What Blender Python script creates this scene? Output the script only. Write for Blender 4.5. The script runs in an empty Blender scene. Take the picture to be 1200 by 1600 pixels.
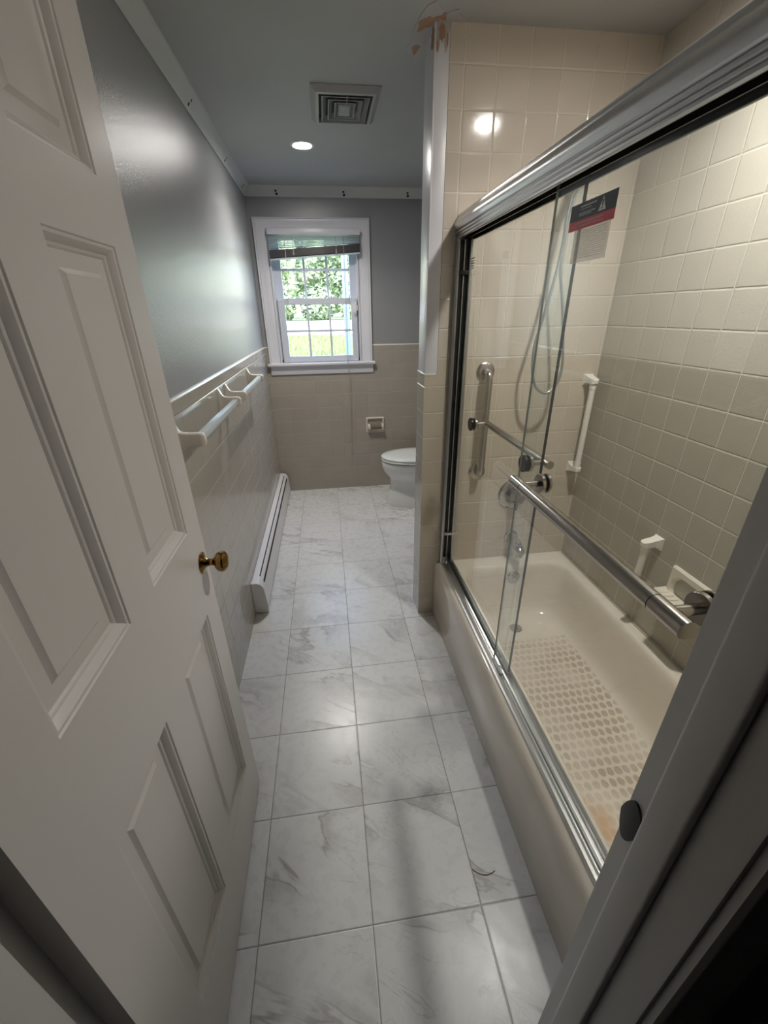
import bpy, bmesh, math, random
from mathutils import Vector, Matrix
random.seed(7)
scene = bpy.context.scene
COL = scene.collection
PI = math.pi

# ------------------------------------------------------------------ measured layout (metres)
XL = -0.200      # tile face of the left wall
XR = 1.475       # tile face of the right wall / tub back wall
YE = 3.155       # tile face of the window wall
YN = -0.260      # room face of the doorway wall
YH = -0.375      # hall face of the doorway wall
YP = 1.2485      # tub side of the partition
ZC = 2.313       # ceiling
TP = 0.1117      # wall tile pitch
ZW = 1.266       # wainscot top
FT = 0.305       # floor tile

# ------------------------------------------------------------------ object helpers
def clean(bm, sharp=35):
    bmesh.ops.remove_doubles(bm, verts=bm.verts, dist=1e-6)
    bmesh.ops.recalc_face_normals(bm, faces=bm.faces)
    for f in bm.faces: f.smooth = True
    lim = math.radians(sharp)
    for e in bm.edges:
        e.smooth = not (len(e.link_faces) != 2 or e.calc_face_angle(0) > lim)

def obj(name, bm, mats, parent=None, sharp=35, keep=False):
    if not keep: clean(bm, sharp)
    me = bpy.data.meshes.new(name)
    if not isinstance(mats, (list, tuple)): mats = [mats]
    o = bpy.data.objects.new(name, me)
    if parent is not None:
        off = Vector(parent.location)
        if parent.parent is not None: off = off + Vector(parent.parent.location)
        for v in bm.verts: v.co -= off
    bm.to_mesh(me); bm.free()
    for m in mats: me.materials.append(m)
    COL.objects.link(o)
    if parent is not None: o.parent = parent
    return o

def tag(o, label=None, cat=None, group=None, kind=None):
    if label: o['label'] = label
    if cat: o['category'] = cat
    if group: o['group'] = group
    if kind: o['kind'] = kind
    return o

def thing(name, label, cat, loc=(0, 0, 0), group=None, kind=None):
    o = bpy.data.objects.new(name, None)
    o.empty_display_size = 0.05
    o.location = loc
    COL.objects.link(o)
    return tag(o, label, cat, group, kind)

def copy_tree(o, parent=None, delta=(0, 0, 0), label=None):
    c = o.copy(); COL.objects.link(c)
    if parent is not None: c.parent = parent
    else: c.location = Vector(o.location) + Vector(delta)
    if label: c['label'] = label
    for ch in list(o.children): copy_tree(ch, c)
    return c

# ------------------------------------------------------------------ mesh helpers
def B(): return bmesh.new()

def box(bm, x0, x1, y0, y1, z0, z1, bev=0.0, seg=2, mi=0):
    vs = [bm.verts.new((x, y, z)) for x in (x0, x1) for y in (y0, y1) for z in (z0, z1)]
    idx = [(0, 1, 3, 2), (4, 6, 7, 5), (0, 4, 5, 1), (2, 3, 7, 6), (0, 2, 6, 4), (1, 5, 7, 3)]
    fs = [bm.faces.new([vs[i] for i in q]) for q in idx]
    for f in fs: f.material_index = mi
    if bev > 0:
        es = list({e for f in fs for e in f.edges})
        bmesh.ops.bevel(bm, geom=es, offset=bev, segments=seg, affect='EDGES', profile=0.6)
    return vs

def prism(bm, pts, axis, a, b, mi=0):
    """polygon pts given in the two other axes (x,z for axis y; y,z for axis x; x,y for axis z)"""
    def P(p, t):
        if axis == 'y': return (p[0], t, p[1])
        if axis == 'x': return (t, p[0], p[1])
        return (p[0], p[1], t)
    A = [bm.verts.new(P(p, a)) for p in pts]
    C = [bm.verts.new(P(p, b)) for p in pts]
    n = len(pts)
    fs = [bm.faces.new((A[i], A[(i+1) % n], C[(i+1) % n], C[i])) for i in range(n)]
    fs += [bm.faces.new(A), bm.faces.new(C)]
    for f in fs: f.material_index = mi

def loft(bm, loops, cap0=True, cap1=True, mi=0, closed=True):
    R = [[bm.verts.new(p) for p in L] for L in loops]
    n = len(R[0]); fs = []
    for i in range(len(R)-1):
        for j in range(n if closed else n-1):
            k = (j+1) % n
            fs.append(bm.faces.new((R[i][j], R[i][k], R[i+1][k], R[i+1][j])))
    if cap0: fs.append(bm.faces.new(R[0]))
    if cap1: fs.append(bm.faces.new(R[-1]))
    for f in fs: f.material_index = mi
    return R

def frame_axes(d):
    d = Vector(d).normalized()
    u = d.cross(Vector((0, 0, 1)))
    if u.length < 1e-4: u = d.cross(Vector((0, 1, 0)))
    u.normalize(); w = u.cross(d)
    return u, w

def tube(bm, pts, r, seg=16, cap=True, mi=0, twist=None):
    pts = [Vector(p) for p in pts]
    loops = []; prev = None
    for i, p in enumerate(pts):
        a = pts[max(i-1, 0)]; b = pts[min(i+1, len(pts)-1)]
        d = (b-a).normalized()
        if prev is None: u, w = frame_axes(d)
        else:
            u = prev - d*prev.dot(d); u.normalize(); w = u.cross(d)
        prev = u
        rr_ = r[i] if isinstance(r, (list, tuple)) else r
        loops.append([p + (u*math.cos(t) + w*math.sin(t))*rr_ for t in [2*PI*k/seg for k in range(seg)]])
    loft(bm, loops, cap, cap, mi)

def lathe(bm, origin, axis, prof, seg=32, mi=0):
    """prof: list of (radius, distance along axis)"""
    o = Vector(origin); d = Vector(axis).normalized(); u, w = frame_axes(d)
    loops = []
    for r, h in prof:
        r = max(r, 1e-4)
        loops.append([o + d*h + (u*math.cos(t)+w*math.sin(t))*r for t in [2*PI*k/seg for k in range(seg)]])
    loft(bm, loops, True, True, mi)

def smooth_path(pts, n=8):
    pts = [Vector(p) for p in pts]; out = []
    P = [pts[0]] + pts + [pts[-1]]
    for i in range(1, len(P)-2):
        p0, p1, p2, p3 = P[i-1], P[i], P[i+1], P[i+2]
        for k in range(n):
            t = k/n
            out.append(0.5*((2*p1)+(-p0+p2)*t+(2*p0-5*p1+4*p2-p3)*t*t+(-p0+3*p1-3*p2+p3)*t**3))
    out.append(pts[-1]); return out

def rrect(x0, x1, y0, y1, r, z, n=8):
    L = []
    for cx, cy, a in ((x1-r, y1-r, 0), (x0+r, y1-r, 90), (x0+r, y0+r, 180), (x1-r, y0+r, 270)):
        for k in range(n+1):
            t = math.radians(a + 90*k/n)
            L.append((cx+r*math.cos(t), cy+r*math.sin(t), z))
    return L

# ------------------------------------------------------------------ material helpers
class N:
    def __init__(s, name):
        s.m = bpy.data.materials.new(name); s.m.use_nodes = True
        s.t = s.m.node_tree; s.t.nodes.clear()
        s.out = s.t.nodes.new('ShaderNodeOutputMaterial')
    def n(s, typ, **kw):
        nd = s.t.nodes.new(typ)
        for k, v in kw.items(): setattr(nd, k, v)
        return nd
    def link(s, a, b): s.t.links.new(a, b)
    def set(s, sock, v):
        if isinstance(v, bpy.types.NodeSocket): s.link(v, sock)
        else: sock.default_value = v
    def math(s, op, a, b=None, c=None, clamp=False):
        nd = s.n('ShaderNodeMath', operation=op); nd.use_clamp = clamp
        s.set(nd.inputs[0], a)
        if b is not None: s.set(nd.inputs[1], b)
        if c is not None: s.set(nd.inputs[2], c)
        return nd.outputs[0]
    def smooth(s, v, a, b, lo=0.0, hi=1.0):
        nd = s.n('ShaderNodeMapRange', interpolation_type='SMOOTHSTEP')
        s.set(nd.inputs[0], v)
        nd.inputs[1].default_value = a; nd.inputs[2].default_value = b
        nd.inputs[3].default_value = lo; nd.inputs[4].default_value = hi
        return nd.outputs[0]
    def pos(s):
        g = s.n('ShaderNodeNewGeometry'); sp = s.n('ShaderNodeSeparateXYZ')
        s.link(g.outputs['Position'], sp.inputs[0]); return g.outputs['Position'], sp.outputs
    def vec(s, x, y, z):
        c = s.n('ShaderNodeCombineXYZ')
        s.set(c.inputs[0], x); s.set(c.inputs[1], y); s.set(c.inputs[2], z); return c.outputs[0]
    def noise(s, v, scale, detail=3, rough=0.5, dist=0.0):
        nd = s.n('ShaderNodeTexNoise'); s.link(v, nd.inputs['Vector'])
        nd.inputs['Scale'].default_value = scale; nd.inputs['Detail'].default_value = detail
        nd.inputs['Roughness'].default_value = rough; nd.inputs['Distortion'].default_value = dist
        return nd.outputs[0]
    def mix(s, f, a, b):
        nd = s.n('ShaderNodeMix', data_type='RGBA')
        s.set(nd.inputs[0], f)
        for sock, v in ((nd.inputs[6], a), (nd.inputs[7], b)):
            s.set(sock, v if isinstance(v, bpy.types.NodeSocket) else (*v, 1))
        return nd.outputs[2]
    def bump(s, h, strength=1.0, dist=0.001, normal=None):
        nd = s.n('ShaderNodeBump'); s.link(h, nd.inputs['Height'])
        nd.inputs['Strength'].default_value = strength; nd.inputs['Distance'].default_value = dist
        if normal is not None: s.link(normal, nd.inputs['Normal'])
        return nd.outputs[0]
    def principled(s, color, rough=0.5, metal=0.0, normal=None, coat=0.0, coat_rough=0.1, **kw):
        p = s.n('ShaderNodeBsdfPrincipled')
        s.set(p.inputs['Base Color'], color if isinstance(color, bpy.types.NodeSocket) else (*color, 1))
        s.set(p.inputs['Roughness'], rough); s.set(p.inputs['Metallic'], metal)
        if coat: p.inputs['Coat Weight'].default_value = coat; p.inputs['Coat Roughness'].default_value = coat_rough
        if normal is not None: s.link(normal, p.inputs['Normal'])
        for k, v in kw.items(): s.set(p.inputs[k], v)
        s.link(p.outputs[0], s.out.inputs[0]); return p

def paint(name, col, rough=0.4, scale=260, bump=0.15, dist=0.0006, var=0.03, spec=0.5):
    n = N(name); v, _ = n.pos()
    h = n.noise(v, scale, 3, 0.6)
    f = n.smooth(n.noise(v, 2.2, 3), 0.3, 0.7)
    c = n.mix(f, tuple(k*(1-var) for k in col), tuple(min(1, k*(1+var)) for k in col))
    n.principled(c, rough, normal=n.bump(h, bump, dist), **{'Specular IOR Level': spec}); return n.m

def plain(name, col, rough=0.4, metal=0.0, coat=0.0, bump=0.0, scale=300, **kw):
    n = N(name); nm = None
    v, _ = n.pos()
    nz = n.noise(v, scale, 2)
    if bump: nm = n.bump(nz, bump, 0.0005)
    c = n.mix(nz, tuple(k*0.97 for k in col), tuple(min(1, k*1.03) for k in col))
    n.principled(c, rough, metal, nm, coat, **kw); return n.m

def wall_tile(name, ax, u0, v0, col, grout, rough=0.12, vstrength=1.0, dark_below=None, band=0.8, pebble=0.0, gw=0.0011, gv=1.0):
    """glazed square wall tiles in world space; ax = which horizontal axis runs along the wall"""
    n = N(name); v, sp = n.pos()
    u = sp['X'] if ax == 'x' else sp['Y']
    a = n.math('DIVIDE', n.math('SUBTRACT', u, u0), TP)
    b = n.math('DIVIDE', n.math('SUBTRACT', sp['Z'], v0), TP)
    def edge(q):
        fr = n.math('FRACT', n.math('ADD', q, 100.0))
        return n.math('MULTIPLY', n.math('SUBTRACT', 0.5, n.math('ABSOLUTE', n.math('SUBTRACT', fr, 0.5))), TP)
    da, db = edge(a), edge(b)
    d = n.math('MINIMUM', n.math('ADD', da, (1-gv)*0.0012), db)
    g = n.smooth(d, gw*0.55, gw*1.25)
    cell = n.vec(n.math('FLOOR', n.math('ADD', a, 100.0)), n.math('FLOOR', n.math('ADD', b, 100.0)), 0.0)
    wn = n.n('ShaderNodeTexWhiteNoise', noise_dimensions='3D'); n.link(cell, wn.inputs['Vector'])
    base = n.mix(n.math('MULTIPLY', wn.outputs['Value'], 1.0), tuple(k*0.97 for k in col), tuple(min(1, k*1.025) for k in col))
    mott = n.smooth(n.noise(v, 9, 3), 0.3, 0.7)
    base = n.mix(n.math('MULTIPLY', mott, 0.25), base, tuple(k*0.9 for k in col))
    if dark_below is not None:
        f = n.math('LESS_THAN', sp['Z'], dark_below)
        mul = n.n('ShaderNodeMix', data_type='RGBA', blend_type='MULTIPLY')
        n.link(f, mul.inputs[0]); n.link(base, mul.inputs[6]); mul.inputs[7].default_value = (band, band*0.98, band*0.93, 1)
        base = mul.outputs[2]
    c = n.mix(g, grout, base)
    pil = n.smooth(d, 0.0006, 0.0045)
    wav = n.noise(v, 14, 2)
    h = n.math('ADD', n.math('MULTIPLY', pil, 1.0), n.math('MULTIPLY', wav, 0.35))
    if pebble:
        h = n.math('ADD', h, n.math('MULTIPLY', n.noise(v, 190, 2, 0.5), pebble))
    # every tile is set at a slightly different tilt
    w2 = n.n('ShaderNodeSeparateColor'); n.link(wn.outputs['Color'], w2.inputs[0])
    fa = n.math('FRACT', n.math('ADD', a, 100.0)); fb = n.math('FRACT', n.math('ADD', b, 100.0))
    tilt = n.math('ADD', n.math('MULTIPLY', fa, n.math('SUBTRACT', w2.outputs[0], 0.5)),
                  n.math('MULTIPLY', fb, n.math('SUBTRACT', w2.outputs[1], 0.5)))
    h = n.math('ADD', h, n.math('MULTIPLY', tilt, 0.9*vstrength))
    r = n.mix(g, (0.7, 0.7, 0.7), (rough,)*3)
    n.principled(c, r, normal=n.bump(h, 1.0, 0.0011)); return n.m

ALM = (0.60, 0.535, 0.435)
GRT = (0.74, 0.70, 0.62)
M = {}
M['ceil'] = paint('ceiling_paint', (0.415, 0.42, 0.418), 0.6, 160, 0.35, 0.001)
M['wall'] = paint('grey_wall_paint', (0.325, 0.33, 0.34), 0.28, 190, 0.8, 0.0013, 0.03, 0.85)
M['crown'] = paint('crown_paint', (0.56, 0.565, 0.565), 0.5, 120, 0.3)
M['trim'] = paint('white_trim_paint', (0.74, 0.73, 0.77), 0.3, 90, 0.12)
M['door'] = paint('door_paint', (0.62, 0.595, 0.575), 0.32, 180, 0.2, 0.0005, 0.01)
M['jamb'] = paint('jamb_paint', (0.60, 0.59, 0.58), 0.4, 180, 0.2)
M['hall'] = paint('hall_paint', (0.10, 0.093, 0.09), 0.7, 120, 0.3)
M['tile_y'] = wall_tile('wainscot_tile_side', 'y', 0.03, 1.2139, (0.43, 0.395, 0.345), (0.60, 0.57, 0.52), 0.13, 0.8, gv=0.3)
M['tile_x'] = wall_tile('wainscot_tile_window_wall', 'x', -0.16, 1.2139, (0.42, 0.38, 0.325), (0.50, 0.46, 0.40), 0.16, 0.8, gv=0.2)
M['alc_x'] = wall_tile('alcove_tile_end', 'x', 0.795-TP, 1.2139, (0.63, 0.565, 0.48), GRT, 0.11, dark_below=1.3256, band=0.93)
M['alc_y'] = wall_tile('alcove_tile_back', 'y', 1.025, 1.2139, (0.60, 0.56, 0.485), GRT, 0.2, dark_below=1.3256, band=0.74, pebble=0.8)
M['cap'] = plain('tile_cap_glaze', (0.74, 0.70, 0.63), 0.15)
M['ceramic'] = plain('almond_ceramic', (0.74, 0.68, 0.585), 0.12)
M['whiteplas'] = plain('cream_white_plastic', (0.80, 0.76, 0.69), 0.3)
M['por'] = plain('white_porcelain', (0.76, 0.77, 0.75), 0.08, coat=0.3)
M['seat'] = plain('toilet_seat_plastic', (0.80, 0.82, 0.79), 0.15)
M['heater'] = plain('white_enamel', (0.82, 0.80, 0.82), 0.32, bump=0.05)
M['dark'] = plain('dark_gap', (0.012, 0.012, 0.012), 0.7)
M['blackrub_shade'] = plain('black_rubber_and_channel_shade', (0.014, 0.014, 0.016), 0.28)
M['chrome'] = plain('chrome', (0.45, 0.45, 0.46), 0.08, 1.0)
M['pitted'] = plain('pitted_chrome', (0.50, 0.47, 0.44), 0.2, 1.0, bump=0.9, scale=420)
M['nickel'] = plain('brushed_nickel', (0.42, 0.39, 0.355), 0.2, 1.0)
M['alu'] = plain('satin_aluminium', (0.62, 0.62, 0.62), 0.3, 1.0, bump=0.15, scale=600)
M['brass'] = plain('aged_brass', (0.32, 0.19, 0.06), 0.16, 1.0, bump=0.1, scale=60)
M['hose'] = plain('hose_metal', (0.50, 0.51, 0.52), 0.3, 0.85)
M['acrylic'] = plain('pale_blue_acrylic_bar', (0.66, 0.75, 0.79), 0.2)
M['blind'] = plain('blind_slat', (0.62, 0.67, 0.71), 0.4)
M['railshade'] = plain('blind_underside_shade', (0.045, 0.042, 0.045), 0.4)
M['cord'] = plain('cord', (0.38, 0.365, 0.33), 0.7)
M['vent'] = paint('vent_paint', (0.30, 0.30, 0.285), 0.45, 150, 0.2)
M['ventlite'] = paint('vent_frame_paint', (0.40, 0.40, 0.385), 0.45, 150, 0.2)
M['hair'] = plain('reddish_hair', (0.16, 0.05, 0.03), 0.5)
M['plaster'] = paint('bare_plaster', (0.40, 0.24, 0.15), 0.9, 60, 0.6)
M['compound'] = paint('joint_compound', (0.45, 0.44, 0.435), 0.8, 60, 0.8, 0.002, 0.08)

def tub_mat():
    n = N('almond_enamel'); v, sp = n.pos()
    pu, pv = 0.030, 0.036
    b = n.math('DIVIDE', sp['Y'], pv)
    row = n.math('FLOOR', b)
    odd = n.math('MULTIPLY', n.math('MODULO', n.math('ADD', row, 100.0), 2.0), 0.5)
    dn = n.noise(v, 45, 2)
    a = n.math('ADD', n.math('ADD', n.math('DIVIDE', sp['X'], pu), odd), n.math('MULTIPLY', n.math('SUBTRACT', dn, 0.5), 0.45))
    fa = n.math('SUBTRACT', n.math('FRACT', a), 0.5); fb = n.math('SUBTRACT', n.math('FRACT', b), 0.5)
    r = n.math('SQRT', n.math('ADD', n.math('POWER', n.math('ABSOLUTE', fa), 2.0), n.math('POWER', n.math('ABSOLUTE', fb), 2.0)))
    dot = n.smooth(r, 0.33, 0.46, 1.0, 0.0)
    # the worn non-slip pattern covers the middle of the tub bottom only
    def inside(s, lo, hi, w):
        return n.math('MULTIPLY', n.smooth(s, lo, lo+w), n.smooth(s, hi-w, hi, 1.0, 0.0))
    reg = n.math('MULTIPLY', inside(sp['X'], 1.02, 1.365, 0.012), inside(sp['Y'], -0.03, 0.93, 0.02))
    reg = n.math('MULTIPLY', reg, n.math('LESS_THAN', sp['Z'], 0.085))
    fade = n.smooth(n.noise(v, 7, 2), 0.30, 0.62, 0.35, 1.0)
    f = n.math('MULTIPLY', n.math('MULTIPLY', dot, reg), n.math('MULTIPLY', fade, 0.85))
    base = n.mix(n.math('MULTIPLY', reg, n.smooth(sp['Y'], 0.1, 0.8, 0.35, 0.6)), (0.74, 0.675, 0.575), (0.70, 0.60, 0.49))
    c = n.mix(f, base, (0.42, 0.335, 0.25))
    dx = n.math('SUBTRACT', sp['X'], 1.03); dy = n.math('SUBTRACT', sp['Y'], 0.12)
    dd = n.math('SQRT', n.math('ADD', n.math('MULTIPLY', dx, dx), n.math('MULTIPLY', dy, dy)))
    st = n.math('MULTIPLY', n.smooth(n.math('ADD', dd, n.math('MULTIPLY', n.noise(v, 20, 3), 0.09)), 0.06, 0.14, 0.7, 0.0), reg)
    c = n.mix(st, c, (0.62, 0.36, 0.16))
    sc = n.smooth(n.noise(v, 4, 4), 0.5, 0.75)
    c = n.mix(n.math('MULTIPLY', sc, 0.12), c, (0.5, 0.42, 0.33))
    rgh = n.math('ADD', 0.13, n.math('MULTIPLY', reg, 0.3))
    n.principled(c, rgh, normal=n.bump(n.noise(v, 12, 2), 0.12, 0.002)); return n.m
M['tub'] = tub_mat()

def floor_mat():
    n = N('marble_look_floor_tile'); v, sp = n.pos()
    a = n.math('DIVIDE', sp['X'], FT); b = n.math('DIVIDE', sp['Y'], FT)
    def edge(q):
        fr = n.math('FRACT', n.math('ADD', q, 100.0))
        return n.math('MULTIPLY', n.math('SUBTRACT', 0.5, n.math('ABSOLUTE', n.math('SUBTRACT', fr, 0.5))), FT)
    d = n.math('MINIMUM', edge(a), edge(b))
    g = n.smooth(d, 0.0010, 0.0020)
    cell = n.vec(n.math('FLOOR', n.math('ADD', a, 100.0)), n.math('FLOOR', n.math('ADD', b, 100.0)), 0.0)
    wn = n.n('ShaderNodeTexWhiteNoise', noise_dimensions='3D'); n.link(cell, wn.inputs['Vector'])
    off = n.n('ShaderNodeVectorMath', operation='SCALE'); n.link(wn.outputs['Color'], off.inputs[0]); off.inputs['Scale'].default_value = 23.0
    ad = n.n('ShaderNodeVectorMath', operation='ADD'); n.link(v, ad.inputs[0]); n.link(off.outputs[0], ad.inputs[1])
    # rotate so the veins run from far left to near right, then stretch along them
    s3 = n.n('ShaderNodeSeparateXYZ'); n.link(ad.outputs[0], s3.inputs[0])
    ca, sa = math.cos(math.radians(-30)), math.sin(math.radians(-30))
    along = n.math('ADD', n.math('MULTIPLY', s3.outputs[0], ca*0.9), n.math('MULTIPLY', s3.outputs[1], sa*0.9))
    across = n.math('ADD', n.math('MULTIPLY', s3.outputs[0], -sa*3.0), n.math('MULTIPLY', s3.outputs[1], ca*3.0))
    q = n.vec(along, across, s3.outputs[2])
    n1 = n.noise(q, 1.45, 5, 0.55, 0.7)
    n2 = n.noise(q, 3.4, 5, 0.6, 1.3)
    v1 = n.smooth(n.math('ABSOLUTE', n.math('SUBTRACT', n1, 0.5)), 0.0, 0.020, 1.0, 0.0)
    v1b = n.smooth(n.math('ABSOLUTE', n.math('SUBTRACT', n1, 0.53)), 0.0, 0.075, 1.0, 0.0)
    v2 = n.smooth(n.math('ABSOLUTE', n.math('SUBTRACT', n2, 0.47)), 0.0, 0.013, 1.0, 0.0)
    msk = n.smooth(n.noise(ad.outputs[0], 3.6, 2), 0.42, 0.60)
    msk2 = n.smooth(n.noise(ad.outputs[0], 3.1, 2), 0.48, 0.66)
    f = n.math('MAXIMUM', n.math('MULTIPLY', n.math('MULTIPLY', v1, msk), 0.72), n.math('MULTIPLY', n.math('MULTIPLY', v1b, msk), 0.36))
    f = n.math('MAXIMUM', f, n.math('MULTIPLY', n.math('MULTIPLY', v2, msk2), 0.36))
    c = n.mix(f, (0.77, 0.77, 0.765), (0.27, 0.25, 0.235))
    cl = n.smooth(n.noise(ad.outputs[0], 2.6, 3), 0.35, 0.7)
    c = n.mix(n.math('MULTIPLY', cl, 0.16), c, (0.55, 0.545, 0.54))
    # a few rusty freckles beside the strongest veins
    fr = n.math('MULTIPLY', n.smooth(n.noise(v, 60, 3), 0.62, 0.72), n.math('MULTIPLY', v1b, msk))
    c = n.mix(n.math('MULTIPLY', fr, 0.45), c, (0.34, 0.26, 0.2))
    c = n.mix(g, (0.33, 0.32, 0.31), c)
    h = n.math('ADD', n.smooth(d, 0.0008, 0.0035), n.math('MULTIPLY', n.noise(v, 10, 2), 0.25))
    r = n.math('ADD', n.math('MULTIPLY', n.noise(v, 30, 3), 0.12), 0.22)
    n.principled(c, r, normal=n.bump(h, 0.8, 0.0009)); return n.m
M['floor'] = floor_mat()

def glass_mat(name, tint, edge, refl=1.45, face_ior=None):
    """flat panes: what passes is only tinted, what reflects follows Fresnel"""
    n = N(name)
    tr = n.n('ShaderNodeBsdfTransparent'); tr.inputs[0].default_value = (*tint, 1)
    gl = n.n('ShaderNodeBsdfGlossy'); gl.inputs['Roughness'].default_value = 0.01; gl.inputs['Color'].default_value = (0.9, 0.9, 0.9, 1)
    fr = n.n('ShaderNodeFresnel'); gm = n.n('ShaderNodeNewGeometry')
    # a thin slab: light leaves the rear face at the angle it came in, so the rear face uses the inverse index
    n.link(n.math('ADD', refl, n.math('MULTIPLY', gm.outputs['Backfacing'], 1.0/refl-refl)), fr.inputs[0])
    mx = n.n('ShaderNodeMixShader'); n.link(n.math('MULTIPLY', fr.outputs[0], 0.85), mx.inputs[0])
    n.link(tr.outputs[0], mx.inputs[1]); n.link(gl.outputs[0], mx.inputs[2]); n.link(mx.outputs[0], n.out.inputs[0])
    return n.m
M['glass'] = glass_mat('shower_glass', (0.965, 0.985, 0.975), None)
M['winglass'] = glass_mat('window_glass', (0.98, 0.99, 0.99), None)
M['glassedge'] = plain('glass_cut_edge', (0.012, 0.022, 0.02), 0.15)
M['glassedge2'] = plain('glass_cut_edge_clear', (0.30, 0.34, 0.32), 0.15)
def film_mat():
    n = N('clear_label_film')
    tr = n.n('ShaderNodeBsdfTransparent'); df = n.n('ShaderNodeBsdfDiffuse'); df.inputs[0].default_value = (0.85, 0.84, 0.82, 1)
    mx = n.n('ShaderNodeMixShader'); mx.inputs[0].default_value = 0.34
    n.link(tr.outputs[0], mx.inputs[1]); n.link(df.outputs[0], mx.inputs[2]); n.link(mx.outputs[0], n.out.inputs[0]); return n.m
M['film'] = film_mat()
M['navy'] = plain('label_navy', (0.018, 0.026, 0.038), 0.5)
M['red'] = plain('label_red', (0.75, 0.09, 0.11), 0.5)
M['ink'] = plain('label_white_ink', (0.9, 0.9, 0.88), 0.6)
M['pinkink'] = plain('label_pink_ink', (0.85, 0.42, 0.42), 0.6)
M['greyink'] = plain('label_grey_ink', (0.20, 0.18, 0.165), 0.6)

def emit(name, col, s):
    n = N(name); e = n.n('ShaderNodeEmission'); e.inputs[0].default_value = (*col, 1); e.inputs[1].default_value = s
    n.link(e.outputs[0], n.out.inputs[0]); return n.m
M['lamp'] = emit('led_lens_bathroom', (1.0, 0.965, 0.92), 95)
M['lamp2'] = emit('led_lens_shower', (1.0, 0.955, 0.90), 100)
M['grass'] = paint('lawn', (0.065, 0.09, 0.03), 0.9, 8, 0.5, 0.02, 0.3)
M['blade'] = plain('grass_blade', (0.10, 0.12, 0.045), 0.7, scale=3)
M['drive'] = paint('pale_concrete', (0.38, 0.38, 0.38), 0.9, 30, 0.2)
M['leafA'] = plain('leaf_light', (0.20, 0.27, 0.14), 0.6, scale=2)
M['leafB'] = plain('leaf_dark', (0.12, 0.16, 0.10), 0.6, scale=2)
M['bark'] = plain('bark', (0.12, 0.09, 0.07), 0.9, scale=30)
M['post'] = plain('post_paint', (0.10, 0.14, 0.18), 0.6)

# ================================================================== ROOM SHELL
def struct(name, bm, m, label=None, parent=None, **kw):
    o = obj(name, bm, m, parent, **kw)
    if parent is None:
        o['kind'] = 'structure'
        if label: o['label'] = label
    return o

b = B(); box(b, -0.32, 1.60, YN-0.13, 3.30, -0.12, 0.0)
struct('floor', b, M['floor'], 'white grey-veined marble-look square tile floor of the bathroom')
b = B(); box(b, -0.32, 1.60, YN-0.13, 3.30, ZC, ZC+0.12)
ceil = struct('ceiling', b, M['ceil'], 'flat grey painted ceiling over the whole bathroom')

def blob(cx, cy, z, rx, ry, rot, t, seed, n=28, jag=0.3):
    rnd = random.Random(seed); bm = B()
    k1, k2, k3 = rnd.uniform(0, 6), rnd.uniform(0, 6), rnd.uniform(0, 6)
    ring = []
    for i in range(n):
        th = 2*PI*i/n
        r = 1+jag*(0.5*math.sin(2*th+k1)+0.35*math.sin(3*th+k2)+0.35*math.sin(5*th+k3))+rnd.uniform(-.1, .1)*jag
        x, y = rx*r*math.cos(th), ry*r*math.sin(th)
        ring.append((cx+x*math.cos(rot)-y*math.sin(rot), cy+x*math.sin(rot)+y*math.cos(rot)))
    prism(bm, ring, 'z', z-t, z, 0); return bm
obj('joint_compound_patch', blob(0.700, 1.315, ZC, 0.055, 0.17, 0.25, 0.0012, 3, jag=0.5), M['compound'], ceil)
obj('peeled_patch', blob(0.672, 1.262, ZC-0.0012, 0.020, 0.042, 0.35, 0.0008, 11, jag=0.5), M['plaster'], ceil)
obj('peeled_patch', blob(0.664, 1.405, ZC-0.0012, 0.010, 0.030, 0.2, 0.0008, 14, jag=0.5), M['plaster'], ceil)
obj('peeled_patch', blob(0.716, 1.228, ZC-0.0012, 0.010, 0.014, 0.2, 0.0008, 15, jag=0.5), M['plaster'], ceil)

# left wall
b = B(); box(b, -0.32, XL-0.007, YN, 3.30, 0, ZC)
wl = struct('wall_left', b, M['wall'], 'left wall, satin grey paint above beige tile wainscot')
b = B(); box(b, XL-0.007, XL, YN, YE, 0, ZW-0.008)
obj('tile_wainscot', b, M['tile_y'], wl)
def cap_prof(face, back, z0, z1, sgn):
    pts = [(back, z0), (face, z0)]
    r = z1-z0
    for k in range(7):
        t = k/6*PI/2
        pts.append((face-sgn*(r*(1-math.cos(t)))*0.8+sgn*0.0015*math.cos(t), z0+r*math.sin(t)))
    pts.append((back, z1)); return pts
b = B(); prism(b, cap_prof(XL, XL-0.0068, ZW-0.009, ZW+0.001, 1), 'y', YN, YE)
obj('tile_cap', b, M['cap'], wl)

# window wall (with the opening)
WX0, WX1, WZ0, WZ1 = -0.085, 0.583, 1.128, 2.062
b = B()
box(b, -0.207, WX0, YE+0.007, 3.30, 0, ZC); box(b, WX1, XR, YE+0.007, 3.30, 0, ZC)
box(b, WX0, WX1, YE+0.007, 3.30, 0, WZ0); box(b, WX0, WX1, YE+0.007, 3.30, WZ1, ZC)
wb = struct('wall_back', b, M['wall'], 'window wall, grey paint above beige tile wainscot', keep=False)
b = B(); box(b, XL, -0.172, YE, YE+0.007, 0, ZW-0.008); box(b, 0.668, XR, YE, YE+0.007, 0, ZW-0.008)
box(b, -0.172, 0.668, YE, YE+0.007, 0, 1.118)
obj('tile_wainscot', b, M['tile_x'], wb)
b = B()
for a_, c_ in ((XL, -0.175), (0.670, XR)):
    prism(b, [(YE+(XL-0.0001-x)*-1*0 + (-(x-XL)), z) for x, z in cap_prof(XL, XL-0.0068, ZW-0.009, ZW+0.001, 1)], 'x', a_, c_)
obj('tile_cap', b, M['cap'], wb)

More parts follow.
